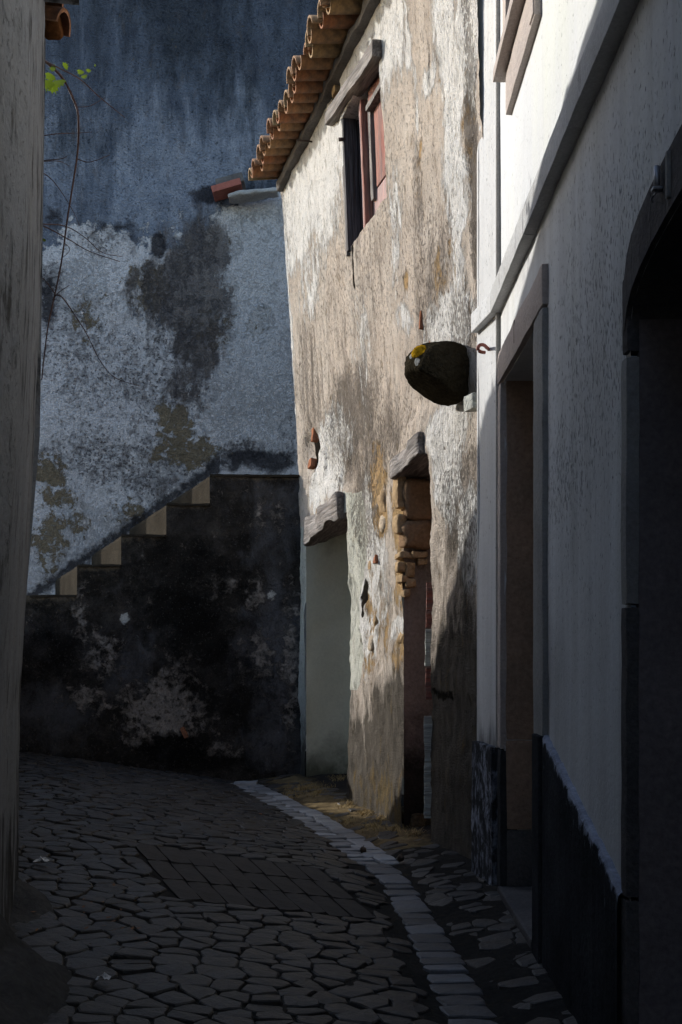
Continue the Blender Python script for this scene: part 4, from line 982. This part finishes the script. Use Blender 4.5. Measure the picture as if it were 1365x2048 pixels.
# gable end and an added unseen wing, top shaped to set the shadow edge
def prism(name, pts, dxy, mat, par, attrs=None):
    n = len(pts); vs = [Vector(p) for p in pts]+[Vector(p)+Vector(dxy) for p in pts]
    fs = [tuple(range(n)), tuple(range(n, 2*n))[::-1]]+[(i, n+i, n+(i+1) % n, (i+1) % n) for i in range(n)]
    return mesh(name, vs, fs, mat, par, False, {k: [v]*len(vs) for k, v in (attrs or {}).items()})
prism('gable_end', [B(-1.215, 4.502, -1.1), B(-1.215, 4.502, -.2), B(-1.13, 4.502, .8), B(-1.105, 4.502, 2.5), B(-3.4, 4.502, 3.1), B(-3.4, 4.502, -1.1)], (-.05, .12, 0), M_left, lh, {'dk': .2})
TOPS = [(4.62, 2.50), (5.1, 2.47), (6.0, 2.44), (6.3, 2.42), (6.7, 2.33), (7.1, 1.95), (7.5, 1.5), (7.85, 1.0), (8.2, .55), (8.6, .3), (9.0, .2), (9.8, .18), (11.2, .16)]
lw = empty('added_shade_wing', tuple(B(-2, 6, -1)), 'unseen low plastered wing added behind the left house corner to shade the lane', 'wing')
pts = [B(-.28*z_-.05, z_, h_) for z_, h_ in TOPS]
prism('shade_wing_wall', [B(-.28*11.2-.05, 11.2, -1.1), B(-.28*4.62-.05, 4.62, -1.1)]+pts, (-.35, -.05, .0), M_left, lw, {'dk': .3})
# blades added along the unseen wing top to break up its shadow edge
vs, fs = [], []
for _ in range(900):
    z_ = R.uniform(6.2, 9.2); h_ = float(np.interp(z_, [t[0] for t in TOPS], [t[1] for t in TOPS])); k = len(vs)
    c = B(-.28*z_-.1+R.uniform(-.2, 0), z_+R.uniform(-.03, .03), h_-.01); L = R.uniform(.03, .16); d = Vector((R.gauss(0, .5), R.gauss(0, .6), 1)).normalized()*L; w = Vector((R.uniform(-1, 1), R.uniform(-1, 1), 0)).normalized()*R.uniform(.004, .014)
    vs += [c-w*.3, c+w*.3, c+d*.6+w, c+d, c+d*.6-w]; fs.append((k, k+1, k+2, k+3, k+4))
tag(mesh('shadow_edge_blades', vs, fs, M_straw), 'unseen weed blades added on the wing top to roughen its shadow edge', 'weeds', kind='stuff')
# unseen upper storey added on the left house to darken the near lane
block('added_shade_storey', Vector((-2.35, .35, 2.5+EYE)), (1, 0, 0), (0, 1, 0), UP, (2.4, 6.6, 3.6), M_left, lh, 0, attrs=dict(dk=.2))
block('roof_deck', Vector((-2.25, 4.1, 2.62+EYE)), (1, 0, -.25), (0, 1, 0), UP, (2.2, .85, .05), M_conc, lh, 0)
M_tdark = layered('dark_terracotta', (.2, .08, .03), (.1, .045, .02), [], fine=40, bump=.02)
# eave tile of the left house poking past the corner
vs, fs = tile_mesh(.07, .3, .06, .014, True, 0)
zdir = Vector((.25, -.1, 1)).normalized(); ydir = Vector((-1, .12, .25)).normalized(); xdir = ydir.cross(zdir).normalized(); zdir = xdir.cross(ydir)
for k, (px, py, zz_) in enumerate(((127, 58, 4.38), (112, 8, 4.3))):
    M = Matrix((xdir, ydir, zdir)).transposed().to_4x4(); M.translation = B((px-CX)/F*zz_, zz_, (HY-py)/F*zz_)
    mesh('eave_tile', vs, fs, M_tile, lh, True, {'rnd': [.1]*len(vs)}, M)
block('eave_mortar', B((108-CX)/F*4.42, 4.42, (HY-40)/F*4.42), (1, 0, 0), (0, 1, 0), UP, (.085, .08, .13), M_tdark, lh, 0, cuts=8, amp=.02, rnd=.45)

# unseen house added behind the camera to keep the lane dark
cl = block('added_lane_end_shade', Vector((-.2, -5.2, 2.2)), (1, 0, 0), (0, 1, 0), UP, (3.6, .4, 6.4), M_left, None, 0, attrs=dict(dk=.2))
tag(cl, 'unseen plastered house added behind the viewpoint to darken the lane', 'house')

gw = block('garden_wall', B(-5.6, ZB+.15, -.1), (1, 0, 0), (0, 1, 0), UP, (4.7, .3, 1.9), M_left, None, 0, cuts=40, amp=.02, rnd=.2, attrs=dict(dk=.2))
tag(gw, 'low plastered garden wall continuing left from the tall blue grey wall', 'wall')
# ------------------------------------------------------------------ rocky bank at lower left
xs = np.linspace(-1.75, -.55, 90); zs = np.linspace(2.4, 4.75, 150); X, Z = np.meshgrid(xs, zs, indexing='ij'); x, z = X.ravel(), Z.ravel()
edge = np.interp(z, [2.4, 3.2, 3.75, 4.1, 4.4, 4.75], [-.58, -.66, -.82, -.93, -1.12, -1.25])-.04*np.sin(z*7); t = np.clip((edge-x)/.28, 0, 1)
P3 = np.stack([x, z, x*0], -1)
hb_ = gh(x, z)-.05+t*(.13+.1*np.abs(fbm(P3*np.array([1, .5, 1]), 5, 4, 101))*2.5+.05*np.sin(z*7+x*9))+fbm(P3, 12, 4, 103)*.03*t
hb_ = np.where(t <= 0, gh(x, z)-.06, hb_)*np.clip(1, 1, 1); hb_ -= .12*np.clip((z-4.4)/.3, 0, 1)
m = len(zs); fs = [(i*m+j, (i+1)*m+j, (i+1)*m+j+1, i*m+j+1) for i in range(89) for j in range(m-1)]
M_bank = layered('dark_bedrock', (.045, .044, .043), (.075, .07, .065), [dict(const=-.1, scale=4, stretch=(.6, 1, 1), amp=2.4, w=.4, A=(.12, .065, .03), B=(.08, .05, .03), op=.8), dict(const=-.1, scale=9, amp=2.4, w=.3, A=(.1, .1, .1), B=(.06, .06, .06), op=.6)], fine=25, bump=.03)
bk_ = mesh('rock_bank', np.stack([x, z, hb_+EYE], -1), fs, M_bank, None, True); tag(bk_, 'dark rough bedrock bank at the foot of the left house', kind='structure')

# ------------------------------------------------------------------ vine
vine = empty('climbing_vine', tuple(B(-1.25, 5.1, 2.4)), 'thin red brown vine with a few green leaves hanging beside the left house', 'vine')
def V(px, py, z): return B((px-CX)/F*z, z, (HY-py)/F*z)
stems = [([(80, 115, 5.0), (100, 130, 5.1), (128, 160, 5.2), (150, 205, 5.25), (157, 235, 5.25), (156, 300, 5.3), (146, 370, 5.3), (135, 440, 5.3), (124, 520, 5.35), (110, 590, 5.4), (97, 650, 5.4), (88, 720, 5.4), (84, 760, 5.4)], .0062),
         ([(90, 122, 5.0), (120, 137, 5.1), (160, 158, 5.2), (195, 190, 5.3), (225, 215, 5.4), (250, 235, 5.4)], .0032),
         ([(110, 590, 5.4), (125, 595, 5.4), (150, 630, 5.5), (175, 670, 5.5), (200, 720, 5.6), (230, 755, 5.6), (280, 772, 5.7)], .0034),
         ([(70, 445, 5.2), (100, 458, 5.3), (140, 480, 5.4), (180, 503, 5.5), (240, 523, 5.6)], .0035), ([(75, 448, 5.2), (130, 452, 5.4), (170, 475, 5.4), (205, 505, 5.5), (245, 513, 5.6)], .0028),
         ([(70, 275, 5.2), (110, 268, 5.2), (156, 266, 5.3), (185, 264, 5.3)], .0025), ([(70, 322, 5.2), (120, 318, 5.2), (135, 312, 5.2)], .0025), ([(156, 318, 5.3), (180, 324, 5.3), (220, 310, 5.3)], .0025),
         ([(152, 214, 5.3), (180, 212, 5.3), (210, 195, 5.3)], .002), ([(70, 325, 5.2), (115, 322, 5.2), (140, 332, 5.3)], .0022), ([(75, 340, 5.2), (105, 360, 5.3), (140, 410, 5.4), (160, 452, 5.4)], .0024),
         ([(106, 600, 5.4), (118, 585, 5.4), (140, 570, 5.4)], .0025), ([(112, 590, 5.4), (90, 560, 5.4), (70, 548, 5.3)], .003), ([(128, 485, 5.35), (140, 500, 5.35), (120, 520, 5.35)], .002), ([(175, 660, 5.5), (160, 600, 5.5)], .0015)]
for pts, r in stems:
    tube('stem', spline([V(*p) for p in pts], 6), (lambda r: lambda t: r*(1-.55*t))(r), M_vine, vine, 6)
def leaf_o(px, py, z, s, rot, tilt):
    out = [(0, 0), (.5, .05), (.9, .45), (.55, .6), (.5, 1.), (.12, .85), (0, 1.35), (-.12, .85), (-.5, 1.), (-.55, .6), (-.9, .45), (-.5, .05)]
    vs = [(x_*s, y_*s, .12*s*abs(x_)*(1 if i % 2 else 1.6)) for i, (x_, y_) in enumerate(out)]+[(0, .5*s, -.04*s)]
    fs = [(i, (i+1) % 12, 12) for i in range(12)]
    M = Matrix.Translation(V(px, py, z)) @ Matrix.Rotation(math.radians(90+tilt), 4, 'X') @ Matrix.Rotation(math.radians(rot), 4, 'Z')
    # keep the blade roughly upright and open to the sky light
    mesh('leaf', vs, fs, M_leaf, vine, True, None, M)
for a in [(104, 148, 5.05, .030, 150, 20), (118, 160, 5.08, .036, 190, -15), (96, 160, 5.0, .04, 170, 10), (128, 134, 5.12, .02, -60, 30), (112, 138, 5.1, .025, 80, -20), (163, 140, 5.2, .02, 160, 10), (168, 150, 5.2, .018, 200, -10), (178, 138, 5.22, .014, 170, 20), (189, 131, 5.24, .007, -90, 0), (90, 478, 5.2, .012, 150, 0), (105, 170, 5.02, .03, 200, 30)]: leaf_o(*a)

# ------------------------------------------------------------------ small things on the ground
def G(px, py, lift=.0):
    z = 5.
    for _ in range(30): z = float(gh((px-CX)/F*z, z))*F/(HY-py) if False else -float(gh((px-CX)/F*z, z))*F/(py-HY)
    x_ = (px-CX)/F*z; return Vector((x_, z, float(gh(x_, z))+EYE+lift))
for i, (px, py, s, lab) in enumerate(((83, 1732, .05, 'crumpled pale paper scrap on the cobbles beside the left house'), (207, 1970, .035, 'small torn pale paper scrap on the cobbles at the bottom left'))):
    c = G(px, py, .018); n = 7; vs = []
    for a in range(n):
        for b in range(n): vs.append((c.x+(a/(n-1)-.5)*s*1.1, c.y+(b/(n-1)-.5)*s, c.z+R.uniform(0, .4)*s*(1.2-abs(a-3)/3)))
    fs = [(a*n+b, (a+1)*n+b, (a+1)*n+b+1, a*n+b+1) for a in range(n-1) for b in range(n-1)]
    tag(mesh('paper_scrap', vs, fs, M_paper), lab, 'paper')
for i, (px, py, lab) in enumerate(((727, 1707, 'small brown fallen fruit on the gutter stones, the farther one'), (802, 1724, 'small brown fallen fruit beside the gutter, the nearer one'))):
    c = G(px, py, .018); bm = bmesh.new(); bmesh.ops.create_icosphere(bm, subdivisions=3, radius=.017)
    for v in bm.verts: v.co *= 1+.15*math.sin(v.co.x*200)*math.cos(v.co.z*170)
    me = bpy.data.meshes.new('fallen_fruit'); bm.to_mesh(me); bm.free(); me.materials.append(M_fruit); me.polygons.foreach_set('use_smooth', [True]*len(me.polygons))
    o = bpy.data.objects.new('fallen_fruit', me); COL.objects.link(o); o.location = c; tag(o, lab, 'fruit', 'fallen fruit by the gutter')
    tube('stalk', [c+Vector((0, 0, .014)), c+Vector((.004, .002, .024))], .0015, M_vine, o)
c = G(492, 1571, .01)
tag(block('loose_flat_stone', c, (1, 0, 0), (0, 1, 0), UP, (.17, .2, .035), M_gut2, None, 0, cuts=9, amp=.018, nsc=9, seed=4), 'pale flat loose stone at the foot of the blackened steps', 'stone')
c = G(352, 1505, .02)
# debris lip at the doorway 2 foot
for i, (px, py, s, lab) in enumerate(((835, 1640, .13, 'low worn stone lump at the foot of the narrow doorway'),)):
    c = G(px, py, .0); tag(block('threshold_stone', c, eH, nH, UP, (.3, .16, .09), M_dirt, None, 0, cuts=12, amp=.03, seed=9, attrs=dict(dry=.5)), lab, 'stone')
# dry grass at the wall foot
vs, fs = [], []
def tuft(x, z, n, s, lay=.7):
    for _ in range(n):
        a = R.uniform(0, 6.28); px = x+R.gauss(0, s*.55); pz = z+R.gauss(0, s*1.1); L = R.uniform(.025, .07); h0 = float(gh(px, pz))+EYE-.012
        d = Vector((math.cos(a), math.sin(a), 0)); w = Vector((-d.y, d.x, 0))*.0016; k = len(vs)
        for t in (0, .5, 1):
            p = Vector((px, pz, h0))+d*L*t*lay+UP*(L*(t*.8-.45*t*t)*1.0); vs.extend([p-w*(1.1-t), p+w*(1.1-t)])
        fs.extend([(k, k+1, k+3, k+2), (k+2, k+3, k+5, k+4)])
for (px, py, n, s) in ((605, 1575, 420, .09), (640, 1582, 260, .08), (680, 1555, 160, .08), (700, 1605, 200, .07), (730, 1622, 260, .06), (760, 1635, 200, .06), (790, 1655, 260, .06), (745, 1650, 160, .07), (580, 1590, 160, .08), (830, 1665, 120, .05), (690, 1640, 120, .06), (720, 1590, 200, .04), (775, 1620, 200, .035)):
    g = G(px, py); tuft(g.x, g.y, n, s)
tag(mesh('dry_grass', vs, fs, M_straw), 'dry straw coloured grass along the foot of the old house', 'grass', kind='stuff')
# fallen leaves
vs, fs = [], []
for _ in range(60):
    px, py = R.choice([(R.uniform(100, 560), R.uniform(1530, 1640)), (R.uniform(60, 300), R.uniform(1760, 1900))]); c = G(px, py, .012); s = R.uniform(.006, .014); a = R.uniform(0, 6.3); k = len(vs)
    d = Vector((math.cos(a), math.sin(a), R.uniform(-.2, .4)))*s; w = Vector((-math.sin(a), math.cos(a), R.uniform(-.2, .2)))*s*.5
    vs += [c-d, c+w, c+d, c-w]; fs.append((k, k+1, k+2, k+3))
tag(mesh('leaf_litter', vs, fs, plain('orange_brown_dead_leaf', (.22, .09, .03), .8)), 'scattered dead leaves on the cobbles', 'leaves', kind='stuff')
